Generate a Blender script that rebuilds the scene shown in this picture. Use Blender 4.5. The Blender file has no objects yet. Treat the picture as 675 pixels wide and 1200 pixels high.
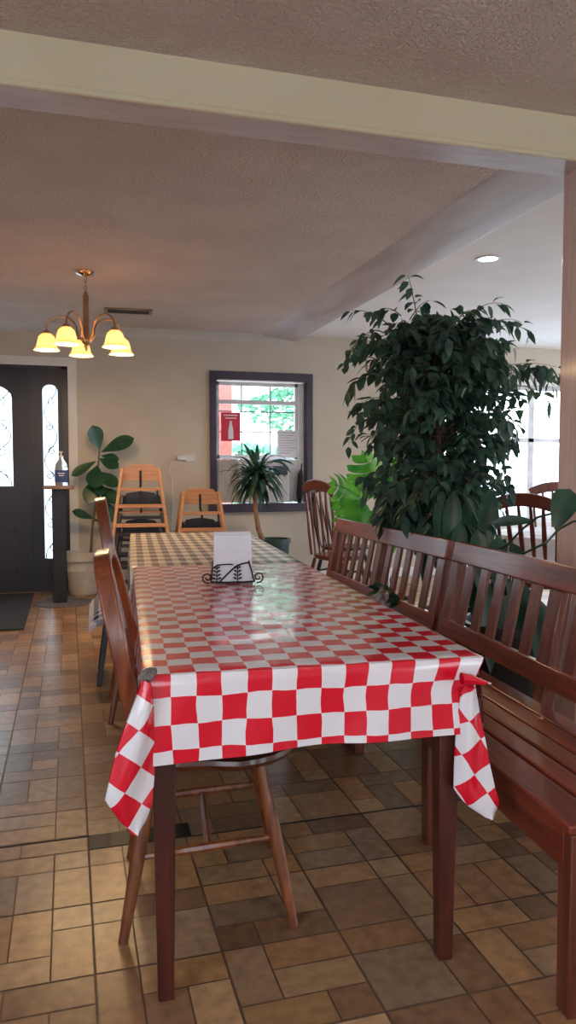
import bpy, math, random
from math import sin, cos, pi, radians as R, atan2, sqrt
from mathutils import Vector as V, Matrix, noise
random.seed(7)
C = bpy.context.scene.collection
# ---------------------------------------------------------------- camera
EYE = V((0, 0, 1.2)); FPX = 885.0
YAW = R(16.2); PIT = R(3.23)
cd = bpy.data.cameras.new('camera'); cam = bpy.data.objects.new('camera', cd); C.objects.link(cam)
cam.location = EYE; cam.rotation_euler = (pi/2 - PIT, 0, -YAW)
cd.sensor_fit = 'HORIZONTAL'; cd.sensor_width = 36; cd.lens = FPX/675*36
cd.clip_start = 0.05; cd.clip_end = 200
bpy.context.scene.camera = cam
FW = V((sin(YAW)*cos(PIT), cos(YAW)*cos(PIT), -sin(PIT))); RT = V((cos(YAW), -sin(YAW), 0)); UP = RT.cross(FW)
def ray(x, y): return FW + RT*((x-337.5)/FPX) + UP*((600-y)/FPX)
def at(x, y, Y):                     # survey: the point of the sight line that lies at depth Y in the room
    d = ray(x, y); return EYE + d*(Y/d.y)
def atz(x, y, z):                    # survey: the point of the sight line that lies at height z
    d = ray(x, y); return EYE + d*((z-1.2)/d.z)
# ---------------------------------------------------------------- materials
MATS = {}
def newmat(name):
    m = bpy.data.materials.new(name); m.use_nodes = True
    nt = m.node_tree; b = nt.nodes['Principled BSDF']; MATS[name] = m
    return m, nt, b
def S(c):                            # sRGB 0-255 -> linear
    return tuple(((v/255)/12.92 if v/255 <= .04045 else ((v/255+.055)/1.055)**2.4) for v in c) + (1,)
def paint(name, c, rough=.6, c2=None, scale=6, bump=0, bscale=60, metal=0, coat=0, stretch=(1, 1, 1), detail=3, dist=0, spec=.5, coord='Object'):
    m, nt, b = newmat(name); N = nt.nodes; L = nt.links
    b.inputs['Roughness'].default_value = rough; b.inputs['Metallic'].default_value = metal
    b.inputs['Coat Weight'].default_value = coat; b.inputs['Specular IOR Level'].default_value = spec
    b.inputs['Coat Roughness'].default_value = .12
    tc = N.new('ShaderNodeTexCoord'); mp = N.new('ShaderNodeMapping'); mp.inputs['Scale'].default_value = stretch
    L.new(tc.outputs[coord], mp.inputs['Vector'])
    c2 = c2 or tuple(v*.88 for v in c)
    n = N.new('ShaderNodeTexNoise'); n.inputs['Scale'].default_value = scale; n.inputs['Detail'].default_value = detail
    n.inputs['Distortion'].default_value = dist
    L.new(mp.outputs[0], n.inputs['Vector'])
    r = N.new('ShaderNodeValToRGB'); r.color_ramp.elements[0].position = .35; r.color_ramp.elements[1].position = .65
    r.color_ramp.elements[0].color = S(c2); r.color_ramp.elements[1].color = S(c)
    L.new(n.outputs['Fac'], r.inputs[0]); L.new(r.outputs[0], b.inputs['Base Color'])
    if bump:
        n2 = N.new('ShaderNodeTexNoise'); n2.inputs['Scale'].default_value = bscale; n2.inputs['Detail'].default_value = 4
        L.new(mp.outputs[0], n2.inputs['Vector'])
        bp = N.new('ShaderNodeBump'); bp.inputs['Strength'].default_value = bump; bp.inputs['Distance'].default_value = .01
        L.new(n2.outputs['Fac'], bp.inputs['Height']); L.new(bp.outputs[0], b.inputs['Normal'])
    return m
def wood(name, c, c2, rough=.35, axis=0, coat=.3, k=1.0):
    st = [14*k, 14*k, 14*k]; st[axis] = 1.2*k
    return paint(name, c, rough, c2, 2.2, .08, 9, coat=coat, stretch=tuple(st), detail=6, dist=1.2)
paint('wall_paint', (200, 188, 172), .75, (194, 181, 165), 3, .06, 90)
paint('cream_paint', (236, 224, 190), .5, (230, 217, 182), 3, .05, 40)
paint('white_paint', (226, 222, 218), .45, (216, 212, 208), 4)
paint('beam_under', (216, 206, 206), .25, (202, 190, 190), 2.5, .1, 5, stretch=(1, 8, 1))
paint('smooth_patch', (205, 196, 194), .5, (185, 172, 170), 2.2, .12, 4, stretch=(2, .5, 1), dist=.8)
paint('right_ceiling', (246, 246, 246), .75, (240, 240, 240), 2)
def popcorn():
    m = paint('ceiling_texture', (232, 214, 203), .85, (222, 203, 192), 2.5); nt = m.node_tree; N = nt.nodes; L = nt.links
    b = N['Principled BSDF']; tc = [n for n in N if n.type == 'TEX_COORD'][0]
    v = N.new('ShaderNodeTexNoise'); v.inputs['Scale'].default_value = 75; v.inputs['Detail'].default_value = 3; v.inputs['Distortion'].default_value = .6
    L.new(tc.outputs['Object'], v.inputs['Vector'])
    r = N.new('ShaderNodeValToRGB'); r.color_ramp.elements[0].position = .42; r.color_ramp.elements[1].position = .68
    L.new(v.outputs['Fac'], r.inputs[0])
    bp = N.new('ShaderNodeBump'); bp.inputs['Strength'].default_value = .9; bp.inputs['Distance'].default_value = .012
    L.new(r.outputs[0], bp.inputs['Height']); L.new(bp.outputs[0], b.inputs['Normal'])
popcorn()
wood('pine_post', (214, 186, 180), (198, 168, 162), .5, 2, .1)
wood('bench_x', (132, 56, 36), (94, 36, 24), .3, 0, .35)
wood('bench_z', (116, 58, 40), (84, 38, 26), .32, 2, .3)
wood('table_wood', (84, 34, 26), (60, 22, 18), .35, 2, .3)
wood('oak_z', (142, 82, 46), (100, 54, 30), .35, 2, .3)
wood('seat_oak', (112, 60, 36), (80, 40, 24), .32, 0, .4)
wood('chair_brown', (136, 68, 34), (96, 42, 20), .28, 2, .5)
wood('chair_red', (116, 60, 48), (84, 40, 32), .4, 2, .3)
wood('natural_wood', (206, 150, 108), (184, 126, 86), .45, 0, .1)
wood('dark_stain', (40, 34, 44), (26, 22, 30), .4, 0, .1)
paint('black_wood', (30, 30, 38), .4, (22, 22, 28))
paint('black_strap', (26, 28, 40), .8)
paint('door_paint', (48, 50, 66), .4, (42, 44, 58), 3)
paint('window_wood', (66, 54, 72), .4, (52, 42, 60), 4)
paint('vinyl_white', (228, 228, 232), .4)
paint('ac_plastic', (205, 200, 200), .5)
paint('ac_grille', (70, 74, 92), .5)
paint('dark_metal', (34, 28, 28), .4, metal=.7)
paint('iron', (120, 124, 126), .5, metal=.3)
paint('brushed_nickel', (190, 160, 130), .3, metal=.9)
paint('chrome', (220, 210, 200), .15, metal=1)
paint('mat_rubber', (44, 42, 48), .85, (36, 34, 40), 30, .3, 200)
paint('grey_mat', (104, 98, 100), .85, (92, 86, 90), 30, .3, 200)
paint('pot_white', (214, 208, 204), .4)
paint('pot_green', (44, 66, 66), .4)
paint('pot_dark', (40, 36, 36), .5)
paint('soil', (50, 38, 30), .95, (34, 26, 20), 40, .6, 60)
paint('bark', (116, 96, 78), .8, (84, 68, 54), 18, .4, 50, stretch=(1, 1, .3))
paint('cane', (150, 116, 88), .7, (118, 88, 66), 18, .3, 40)
paint('paper', (232, 230, 238), .7, (222, 220, 230), 5, .03, 8)
paint('paper_poster', (214, 50, 80), .6, (204, 42, 72))
paint('rust_post', (206, 112, 96), .7)
paint('porch_beige', (226, 206, 196), .8)
paint('ground_pave', (190, 190, 184), .9, (170, 172, 166), 1)
paint('lawn', (150, 176, 120), .9, (120, 150, 96), 3)
paint('grey_felt', (126, 116, 112), .95, (86, 76, 74), 60, .8, 120)
paint('label_blue', (52, 70, 128), .5)
paint('plinth_stone', (150, 118, 104), .5, (120, 92, 80), 14)
paint('black_trim', (30, 26, 28), .5)
paint('white_cloth', (220, 220, 228), .6)
paint('seam_dark', (40, 32, 30), .8)
def leafmat(name, c, c2, tr=.35, rough=.4):
    m, nt, b = newmat(name); N = nt.nodes; L = nt.links
    tc = N.new('ShaderNodeTexCoord'); n = N.new('ShaderNodeTexNoise'); n.inputs['Scale'].default_value = 9
    L.new(tc.outputs['Object'], n.inputs['Vector'])
    r = N.new('ShaderNodeValToRGB'); r.color_ramp.elements[0].position = .38; r.color_ramp.elements[1].position = .64
    r.color_ramp.elements[0].color = S(c2); r.color_ramp.elements[1].color = S(c); L.new(n.outputs['Fac'], r.inputs[0])
    L.new(r.outputs[0], b.inputs['Base Color']); b.inputs['Roughness'].default_value = rough
    t = N.new('ShaderNodeBsdfTranslucent'); L.new(r.outputs[0], t.inputs['Color'])
    mx = N.new('ShaderNodeMixShader'); mx.inputs[0].default_value = tr
    L.new(b.outputs[0], mx.inputs[1]); L.new(t.outputs[0], mx.inputs[2]); L.new(mx.outputs[0], N['Material Output'].inputs['Surface'])
leafmat('leaf_ficus', (82, 114, 90), (50, 76, 68), .3, .45)
leafmat('leaf_monstera', (112, 190, 66), (70, 150, 60), .6, .35)
leafmat('leaf_dark', (44, 84, 62), (24, 58, 46), .2, .3)
leafmat('leaf_fig', (48, 92, 62), (30, 66, 48), .15, .3)
leafmat('leaf_cane', (70, 108, 84), (34, 66, 62), .3, .35)
leafmat('hedge_leaf', (130, 190, 150), (90, 150, 110), .3, .7)
def glassmat():
    m, nt, b = newmat('window_glass'); N = nt.nodes; L = nt.links
    t = N.new('ShaderNodeBsdfTransparent'); g = N.new('ShaderNodeBsdfGlossy'); g.inputs['Roughness'].default_value = .02
    t.inputs['Color'].default_value = (.96, .97, .97, 1)
    mx = N.new('ShaderNodeMixShader'); mx.inputs[0].default_value = .06
    L.new(t.outputs[0], mx.inputs[1]); L.new(g.outputs[0], mx.inputs[2]); L.new(mx.outputs[0], N['Material Output'].inputs['Surface'])
    m, nt, b = newmat('frosted_glass'); N = nt.nodes; L = nt.links
    t = N.new('ShaderNodeBsdfTranslucent'); t.inputs['Color'].default_value = (.74, .80, .78, 1)
    t2 = N.new('ShaderNodeBsdfTransparent'); t2.inputs['Color'].default_value = (.9, .93, .92, 1)
    mx = N.new('ShaderNodeMixShader'); mx.inputs[0].default_value = .15
    L.new(t.outputs[0], mx.inputs[1]); L.new(t2.outputs[0], mx.inputs[2]); L.new(mx.outputs[0], N['Material Output'].inputs['Surface'])
    m, nt, b = newmat('shade_glass'); N = nt.nodes; L = nt.links
    t = N.new('ShaderNodeBsdfTranslucent'); t.inputs['Color'].default_value = (1, .8, .56, 1)
    b.inputs['Base Color'].default_value = S((240, 214, 170)); b.inputs['Roughness'].default_value = .3
    mx = N.new('ShaderNodeMixShader'); mx.inputs[0].default_value = .6
    L.new(b.outputs[0], mx.inputs[1]); L.new(t.outputs[0], mx.inputs[2]); L.new(mx.outputs[0], N['Material Output'].inputs['Surface'])
    m, nt, b = newmat('clear_plastic'); b.inputs['Base Color'].default_value = S((225, 228, 235)); b.inputs['Roughness'].default_value = .12
    b.inputs['Transmission Weight'].default_value = .75; b.inputs['IOR'].default_value = 1.3
glassmat()
def emit(name, c, s):
    m, nt, b = newmat(name); b.inputs['Emission Color'].default_value = tuple(c)+(1,); b.inputs['Emission Strength'].default_value = s
emit('bulb_glow', (1, .7, .4), 14); emit('downlight_glow', (1, .97, .92), 14)
def checker(name, red, white, gingham=False, rough=.24, coat=.45, wob=.07, sc=1.0):
    m, nt, b = newmat(name); N = nt.nodes; L = nt.links
    b.inputs['Roughness'].default_value = rough; b.inputs['Coat Weight'].default_value = coat; b.inputs['Coat Roughness'].default_value = .06
    uv = N.new('ShaderNodeUVMap')
    nz = N.new('ShaderNodeTexNoise'); nz.inputs['Scale'].default_value = .55; nz.inputs['Detail'].default_value = 2; L.new(uv.outputs[0], nz.inputs['Vector'])
    sub = N.new('ShaderNodeVectorMath'); sub.operation = 'SUBTRACT'; sub.inputs[1].default_value = (.5, .5, .5); L.new(nz.outputs['Color'], sub.inputs[0])
    sca = N.new('ShaderNodeVectorMath'); sca.operation = 'SCALE'; sca.inputs['Scale'].default_value = wob*4; L.new(sub.outputs[0], sca.inputs[0])
    add = N.new('ShaderNodeVectorMath'); add.operation = 'ADD'; L.new(uv.outputs[0], add.inputs[0]); L.new(sca.outputs[0], add.inputs[1])
    sp = N.new('ShaderNodeSeparateXYZ'); L.new(add.outputs[0], sp.inputs[0])
    def M(op, a, bb=None):
        n = N.new('ShaderNodeMath'); n.operation = op
        for i, q in enumerate((a, bb)):
            if q is None: continue
            if isinstance(q, (int, float)): n.inputs[i].default_value = q
            else: L.new(q, n.inputs[i])
        return n.outputs[0]
    if gingham:
        sx = M('MODULO', M('FLOOR', M('ADD', M('MULTIPLY', sp.outputs['X'], sc), 2000)), 2); sy = M('MODULO', M('FLOOR', M('ADD', M('MULTIPLY', sp.outputs['Y'], sc if sc == 1 else sc*.4), 2000)), 2)
        f = M('MULTIPLY', M('ADD', sx, sy), .5)
    else:
        f = M('MODULO', M('ADD', M('ADD', M('FLOOR', sp.outputs['X']), M('FLOOR', sp.outputs['Y'])), 2000), 2)
    mx = N.new('ShaderNodeMix'); mx.data_type = 'RGBA'; L.new(f, mx.inputs[0])
    mx.inputs[6].default_value = S(red) if not gingham else S(white); mx.inputs[7].default_value = S(white) if not gingham else S(red)
    L.new(mx.outputs[2], b.inputs['Base Color'])
    n2 = N.new('ShaderNodeTexNoise'); n2.inputs['Scale'].default_value = .9; n2.inputs['Detail'].default_value = 3; L.new(uv.outputs[0], n2.inputs['Vector'])
    bp = N.new('ShaderNodeBump'); bp.inputs['Strength'].default_value = .25; bp.inputs['Distance'].default_value = .006; L.new(n2.outputs['Fac'], bp.inputs['Height']); L.new(bp.outputs[0], b.inputs['Normal'])
checker('red_check', (216, 12, 44), (226, 222, 228))
checker('cream_gingham', (52, 44, 52), (232, 216, 196), True, .35, .2, .02, 1.0001)
checker('navy_gingham', (24, 36, 88), (226, 226, 232), True, .8, 0, .02)
def tilemat():
    m, nt, b = newmat('vinyl_tile'); N = nt.nodes; L = nt.links
    a = N.new('ShaderNodeAttribute'); a.attribute_name = 'tone'
    tc = N.new('ShaderNodeTexCoord')
    n = N.new('ShaderNodeTexNoise'); n.inputs['Scale'].default_value = 28; n.inputs['Detail'].default_value = 5; L.new(tc.outputs['Object'], n.inputs['Vector'])
    r = N.new('ShaderNodeValToRGB'); r.color_ramp.elements[0].position = .3; r.color_ramp.elements[1].position = .75
    r.color_ramp.elements[0].color = (.74, .72, .7, 1); r.color_ramp.elements[1].color = (1.2, 1.17, 1.12, 1); L.new(n.outputs['Fac'], r.inputs[0])
    mx = N.new('ShaderNodeMix'); mx.data_type = 'RGBA'; mx.blend_type = 'MULTIPLY'; mx.inputs[0].default_value = 1
    L.new(a.outputs['Color'], mx.inputs[6]); L.new(r.outputs[0], mx.inputs[7]); L.new(mx.outputs[2], b.inputs['Base Color'])
    b.inputs['Roughness'].default_value = .3; b.inputs['Specular IOR Level'].default_value = .35
    bp = N.new('ShaderNodeBump'); bp.inputs['Strength'].default_value = .12; bp.inputs['Distance'].default_value = .004
    n2 = N.new('ShaderNodeTexNoise'); n2.inputs['Scale'].default_value = 14; L.new(tc.outputs['Object'], n2.inputs['Vector'])
    L.new(n2.outputs['Fac'], bp.inputs['Height']); L.new(bp.outputs[0], b.inputs['Normal'])
tilemat()
paint('grout', (112, 86, 70), .6)
# ---------------------------------------------------------------- mesh builder
class MB:
    def __init__(s): s.v = []; s.f = []; s.uv = {}; s.mi = {}
    def add(s, vs, fs, uvs=None, mi=0):
        o = len(s.v); s.v += [V(p) for p in vs]
        for k, f in enumerate(fs):
            if mi: s.mi[len(s.f)] = mi
            if uvs: s.uv[len(s.f)] = [uvs[i] for i in f]
            s.f.append([i+o for i in f])
        return s
    def box(s, c, d, rot=None, mi=0):
        c = V(c); x, y, z = d[0]/2, d[1]/2, d[2]/2
        vs = [V((a*x, b*y, e*z)) for a in (-1, 1) for b in (-1, 1) for e in (-1, 1)]
        if rot: vs = [rot @ p for p in vs]
        return s.add([c+p for p in vs], [(0, 1, 3, 2), (4, 6, 7, 5), (0, 4, 5, 1), (2, 3, 7, 6), (0, 2, 6, 4), (1, 5, 7, 3)], mi=mi)
    def b2(s, a, b, mi=0):
        a = V(a); b = V(b); return s.box((a+b)/2, (abs(b.x-a.x), abs(b.y-a.y), abs(b.z-a.z)), mi=mi)
    def bar(s, p, q, w0, h0, w1=None, h1=None, side=(1, 0, 0)):
        p = V(p); q = V(q); w1 = w0 if w1 is None else w1; h1 = h0 if h1 is None else h1
        d = (q-p).normalized(); a = V(side); a = (a-d*a.dot(d)).normalized(); b = d.cross(a)
        vs = []
        for c, w, h in ((p, w0, h0), (q, w1, h1)): vs += [c+a*(i*w/2)+b*(j*h/2) for i, j in ((-1, -1), (1, -1), (1, 1), (-1, 1))]
        return s.add(vs, [(3, 2, 1, 0), (4, 5, 6, 7), (0, 1, 5, 4), (1, 2, 6, 5), (2, 3, 7, 6), (3, 0, 4, 7)])
    def tube(s, pts, r, n=8, closed=False):
        pts = [V(p) for p in pts]; m = len(pts); rr = r if isinstance(r, (list, tuple)) else [r]*m
        vs = []; a = None
        for i, p in enumerate(pts):
            t = (pts[(i+1) % m if closed else min(i+1, m-1)] - pts[(i-1) % m if closed else max(i-1, 0)]).normalized()
            if a is None: a = t.orthogonal().normalized()
            a = (a-t*a.dot(t)).normalized(); b = t.cross(a)
            vs += [p+(a*cos(2*pi*k/n)+b*sin(2*pi*k/n))*rr[i] for k in range(n)]
        fs = []
        for i in range(m if closed else m-1):
            j = (i+1) % m
            fs += [(i*n+k, i*n+(k+1) % n, j*n+(k+1) % n, j*n+k) for k in range(n)]
        if not closed: fs += [tuple(range(n))[::-1], tuple((m-1)*n+k for k in range(n))]
        return s.add(vs, fs)
    def sweep(s, pts, nrm, w, t, taper=None):      # rectangular section: w across (binormal), t along nrm
        pts = [V(p) for p in pts]; m = len(pts); vs = []
        for i, p in enumerate(pts):
            tg = (pts[min(i+1, m-1)]-pts[max(i-1, 0)]).normalized(); a = V(nrm[i] if isinstance(nrm, list) else nrm); a = (a-tg*a.dot(tg)).normalized(); b = tg.cross(a)
            k = taper[i] if taper else 1
            vs += [p+a*(t/2*e)+b*(w*k/2*g) for g, e in ((-1, -1), (1, -1), (1, 1), (-1, 1))]
        fs = [(3, 2, 1, 0), tuple((m-1)*4+k for k in range(4))]
        for i in range(m-1): fs += [(i*4+k, i*4+(k+1) % 4, i*4+4+(k+1) % 4, i*4+4+k) for k in range(4)]
        return s.add(vs, fs)
    def lathe(s, prof, c=(0, 0, 0), n=24, f=None):
        c = V(c); vs = []
        for r, z in prof:
            for k in range(n):
                a = 2*pi*k/n; rr = r*(f(a, z) if f else 1); vs.append(c+V((rr*cos(a), rr*sin(a), z)))
        m = len(prof); fs = [(i*n+k, i*n+(k+1) % n, (i+1)*n+(k+1) % n, (i+1)*n+k) for i in range(m-1) for k in range(n)]
        if prof[0][0] > 1e-4 and f is None: fs.append(tuple(range(n))[::-1])
        if prof[-1][0] > 1e-4 and f is None: fs.append(tuple((m-1)*n+k for k in range(n)))
        return s.add(vs, fs)
    def grid(s, fn, nu, nv, uvf=None, mi=0):
        vs = []; uvs = []
        for j in range(nv+1):
            for i in range(nu+1):
                vs.append(fn(i/nu, j/nv))
                if uvf: uvs.append(uvf(i/nu, j/nv))
        fs = [(j*(nu+1)+i, j*(nu+1)+i+1, (j+1)*(nu+1)+i+1, (j+1)*(nu+1)+i) for j in range(nv) for i in range(nu)]
        return s.add(vs, fs, uvs or None, mi)
    def prism(s, outline, z0, z1, mi=0):           # outline in xy
        n = len(outline); vs = [V((x, y, z0)) for x, y in outline]+[V((x, y, z1)) for x, y in outline]
        return s.add(vs, [tuple(range(n))[::-1], tuple(range(n, 2*n))]+[(k, (k+1) % n, n+(k+1) % n, n+k) for k in range(n)], mi=mi)
    def poly(s, pts, off):                          # planar outline with thickness vector
        n = len(pts); off = V(off); vs = [V(p) for p in pts]+[V(p)+off for p in pts]
        return s.add(vs, [tuple(range(n))[::-1], tuple(range(n, 2*n))]+[(k, (k+1) % n, n+(k+1) % n, n+k) for k in range(n)])
    def build(s, name, mat, parent=None, world=False, loc=None, bevel=0, smooth=True, solid=0, rotz=0, seg=2):
        me = bpy.data.meshes.new(name); off = V((0, 0, 0))
        if world and parent: off = parent.location
        if loc is not None and world: off = V(loc)
        me.from_pydata([tuple(p-off) for p in s.v], [], s.f)
        for mm in (mat if isinstance(mat, list) else [mat]): me.materials.append(MATS[mm])
        if s.uv:
            ul = me.uv_layers.new(name='UVMap')
            for p in me.polygons:
                q = s.uv.get(p.index)
                if q:
                    for k, li in enumerate(p.loop_indices): ul.data[li].uv = q[k]
        for k, i in s.mi.items(): me.polygons[k].material_index = i
        me.update()
        if smooth: me.shade_smooth(); me.set_sharp_from_angle(angle=R(40))
        o = bpy.data.objects.new(name, me); C.objects.link(o)
        if parent: o.parent = parent
        elif loc is not None: o.location = loc; o.rotation_euler = (0, 0, rotz)
        if bevel:
            b = o.modifiers.new('bevel', 'BEVEL'); b.width = bevel; b.segments = seg; b.limit_method = 'ANGLE'; b.angle_limit = R(50)
        if solid:
            b = o.modifiers.new('solid', 'SOLIDIFY'); b.thickness = solid; b.offset = 0
        return o
def thing(name, label, cat, loc=(0, 0, 0), rz=0, group=None):
    o = bpy.data.objects.new(name, None); C.objects.link(o); o.empty_display_size = .1
    o.location = loc; o.rotation_euler = (0, 0, rz); o['label'] = label; o['category'] = cat
    if group: o['group'] = group
    return o
def tag(o, label, cat, group=None):
    o['label'] = label; o['category'] = cat
    if group: o['group'] = group
    return o
def struct(o): o['kind'] = 'structure'; return o
def dup(root, loc, rz, label=None):
    def cp(o, par):
        c = o.copy(); C.objects.link(c)
        if par: c.parent = par
        for ch in [q for q in bpy.data.objects if q.parent == o]: cp(ch, c)
        return c
    r = cp(root, None); r.location = loc; r.rotation_euler = (0, 0, rz)
    if label: r['label'] = label
    return r
def curve(p0, p1, p2, n=8):
    p0, p1, p2 = V(p0), V(p1), V(p2)
    return [p0*(1-t)**2+p1*2*t*(1-t)+p2*t*t for t in [i/n for i in range(n+1)]]
# ---------------------------------------------------------------- setting
YB = 7.75; XL = -1.9; XR = 7.6; YN = -3.4
DCZ = 2.565; RCZ = 2.61; HX = 2.33       # dining ceiling, right ceiling, edge of the dining ceiling
def floor():
    U = .1023; X0 = .043; Y0 = 2.405; vs = []; fs = []; cols = []; mi = []
    pal = [(172, 132, 92), (162, 120, 82), (152, 112, 80), (176, 140, 104), (136, 102, 76), (146, 118, 94), (156, 124, 96), (130, 98, 74), (166, 126, 88)]
    def quad(x0, x1, y0, y1, c):
        o = len(vs); g = .0022
        vs.extend([(x0+g, y0+g, 0), (x1-g, y0+g, 0), (x1-g, y1-g, 0), (x0+g, y1-g, 0)]); fs.append((o, o+1, o+2, o+3)); cols.append(c); mi.append(0)
    pats = [[(0, 0, 1, 2), (1, 0, 2, 1), (1, 1, 1, 1), (2, 1, 1, 2), (0, 2, 2, 1)], [(0, 0, 1, 2), (1, 0, 1, 2), (2, 0, 1, 1), (2, 1, 1, 2), (0, 2, 2, 1)],
            [(0, 0, 2, 1), (2, 0, 1, 2), (0, 1, 2, 1), (0, 2, 1, 1), (1, 2, 2, 1)], [(0, 0, 1, 1), (1, 0, 2, 1), (0, 1, 1, 2), (1, 1, 1, 2), (2, 1, 1, 2)],
            [(0, 0, 2, 2), (2, 0, 1, 2), (0, 2, 2, 1), (2, 2, 1, 1)]]
    i0 = int((XL-X0)/(3*U))-1; i1 = int((XR-X0)/(3*U))+1; j0 = int((YN-Y0)/(3*U))-1; j1 = int((YB-Y0)/(3*U))+1
    rnd = random.Random(3)
    for i in range(i0, i1):
        for j in range(j0, j1):
            bx = X0+i*3*U; by = Y0+j*3*U; p = rnd.choice(pats); fx = rnd.random() < .5; fy = rnd.random() < .5; tr = rnd.random() < .5
            for (a, b, w, h) in p:
                if fx: a = 3-a-w
                if fy: b = 3-b-h
                if tr: a, b, w, h = b, a, h, w
                c = rnd.choice(pal); k = rnd.uniform(.88, 1.08)
                e = .0012
                quad(bx+a*U+(e if a == 0 else 0), bx+(a+w)*U-(e if a+w == 3 else 0), by+b*U+(e if b == 0 else 0), by+(b+h)*U-(e if b+h == 3 else 0), tuple(v*k for v in c))
    o = len(vs); a, b, c2, d = XL-.4, XR+.4, YN-.4, YB+.4
    vs.extend([(a, c2, -.0015), (b, c2, -.0015), (b, d, -.0015), (a, d, -.0015)]); fs.append((o, o+1, o+2, o+3)); cols.append((90, 70, 58)); mi.append(1)
    o = len(vs); vs.extend([(a, c2, -.12), (b, c2, -.12), (b, d, -.12), (a, d, -.12)]); fs.append((o+3, o+2, o+1, o)); cols.append((90, 70, 58)); mi.append(1)
    for k in range(4): fs.append((o-4+k, o+k, o+(k+1) % 4, o-4+(k+1) % 4)[::-1]); cols.append((90, 70, 58)); mi.append(1)
    me = bpy.data.meshes.new('floor'); me.from_pydata(vs, [], fs); me.materials.append(MATS['vinyl_tile']); me.materials.append(MATS['grout'])
    ca = me.color_attributes.new('tone', 'FLOAT_COLOR', 'CORNER')
    for p in me.polygons:
        p.material_index = mi[p.index]; cc = S(cols[p.index])
        for li in p.loop_indices: ca.data[li].color = cc
    ob = bpy.data.objects.new('floor', me); C.objects.link(ob); struct(ob)
floor()
def wall_xz(name, y, x0, x1, z0, z1, holes, t, mat):     # wall in a plane of constant y with rectangular holes
    m = MB(); xs = sorted({x0, x1}|{h[k] for h in holes for k in (0, 1)}); zs = sorted({z0, z1}|{h[k] for h in holes for k in (2, 3)})
    for i in range(len(xs)-1):
        for j in range(len(zs)-1):
            cx = (xs[i]+xs[i+1])/2; cz = (zs[j]+zs[j+1])/2
            if any(h[0] < cx < h[1] and h[2] < cz < h[3] for h in holes): continue
            m.b2((xs[i], y, zs[j]), (xs[i+1], y+t, zs[j+1]))
    return struct(m.build(name, mat, smooth=False))
def wall_yz(name, x, y0, y1, z0, z1, holes, t, mat):
    m = MB(); xs = sorted({y0, y1}|{h[k] for h in holes for k in (0, 1)}); zs = sorted({z0, z1}|{h[k] for h in holes for k in (2, 3)})
    for i in range(len(xs)-1):
        for j in range(len(zs)-1):
            cx = (xs[i]+xs[i+1])/2; cz = (zs[j]+zs[j+1])/2
            if any(h[0] < cx < h[1] and h[2] < cz < h[3] for h in holes): continue
            m.b2((x, xs[i], zs[j]), (x+t, xs[i+1], zs[j+1]))
    return struct(m.build(name, mat, smooth=False))
# openings of the far wall
WX0, WX1, WZ0, WZ1 = at(253, 500, YB).x, at(359, 500, YB).x, at(300, 590, YB).z, at(300, 446, YB).z
DX1 = at(80, 500, YB).x; DZ1 = at(40, 428, YB).z; DX0 = DX1-1.72
RX0, RX1, RZ0, RZ1 = 4.0, 6.5, at(600, 612, YB).z, at(620, 452, YB).z
wall_xz('wall_far', YB, XL-.2, XR+.2, 0, 2.8, [(WX0, WX1, WZ0, WZ1), (DX0, DX1, 0, DZ1), (RX0, RX1, RZ0, RZ1)], .16, 'wall_paint')
NW = [(-1.2, .2, .9, 2.1), (2.4, 3.6, .9, 2.1), (5.0, 7.0, .8, 2.2)]
wall_xz('wall_near', YN-.16, XL-.2, XR+.2, 0, 2.8, NW, .16, 'wall_paint')
LW = [(-1.6, .6, .8, 2.2)]
wall_yz('wall_left', XL-.16, YN, YB, 0, 2.8, LW, .16, 'wall_paint')
RW = [(-.6, 2.3, .5, 2.3), (3.6, 6.8, .5, 2.3)]
wall_yz('wall_right', XR, YN, YB, 0, 2.8, RW, .16, 'wall_paint')
# ceilings
struct(MB().b2((XL, YN, 2.56), (XR, 2.57, 2.8)).build('ceiling', 'ceiling_texture', smooth=False))
struct(MB().b2((XL, 2.74, DCZ), (HX-.42, YB, 2.8)).build('ceiling', 'ceiling_texture', smooth=False))
struct(MB().b2((HX+.0, 2.74, RCZ), (XR, YB, 2.8)).build('ceiling', 'right_ceiling', smooth=False))
# smoothed strip along the open edge of the dining ceiling, and the coved edge at the far wall
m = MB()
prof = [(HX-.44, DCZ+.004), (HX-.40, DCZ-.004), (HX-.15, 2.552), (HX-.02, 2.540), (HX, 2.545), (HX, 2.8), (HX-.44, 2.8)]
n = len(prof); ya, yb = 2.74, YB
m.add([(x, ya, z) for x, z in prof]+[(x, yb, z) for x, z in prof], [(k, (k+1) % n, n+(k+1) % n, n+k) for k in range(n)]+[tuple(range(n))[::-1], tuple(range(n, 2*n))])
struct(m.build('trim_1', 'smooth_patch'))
m = MB(); prof = [(YB, 2.515), (YB-.012, 2.515), (YB-.03, 2.528), (YB-.07, 2.548), (YB-.16, 2.558), (YB-.3, DCZ+.003), (YB, DCZ+.003)]; n = len(prof)
m.add([(XL, y, z) for y, z in prof]+[(HX, y, z) for y, z in prof], [(k, n+k, n+(k+1) % n, (k+1) % n) for k in range(n)]+[tuple(range(n)), tuple(range(n, 2*n))[::-1]])
struct(m.build('trim_2', 'white_paint'))
# beam: cream near face, glossy underside
m = MB(); m.b2((XL, 2.57, 2.398), (XR, 2.585, 2.8)); struct(m.build('trim_3', 'cream_paint', bevel=.003))
m = MB(); m.b2((XL, 2.583, 2.4), (XR, 2.74, 2.8)); struct(m.build('trim_4', 'beam_under', bevel=.004))
m = MB(); pts = [(XL+(XR-XL)*k/80, 2.5685, 2.415+.004*noise.noise(V((k*.35, 0, 0)))) for k in range(81)]
m.tube(pts, .0016, 5); struct(m.build('trim_5', 'cream_paint'))
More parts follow.
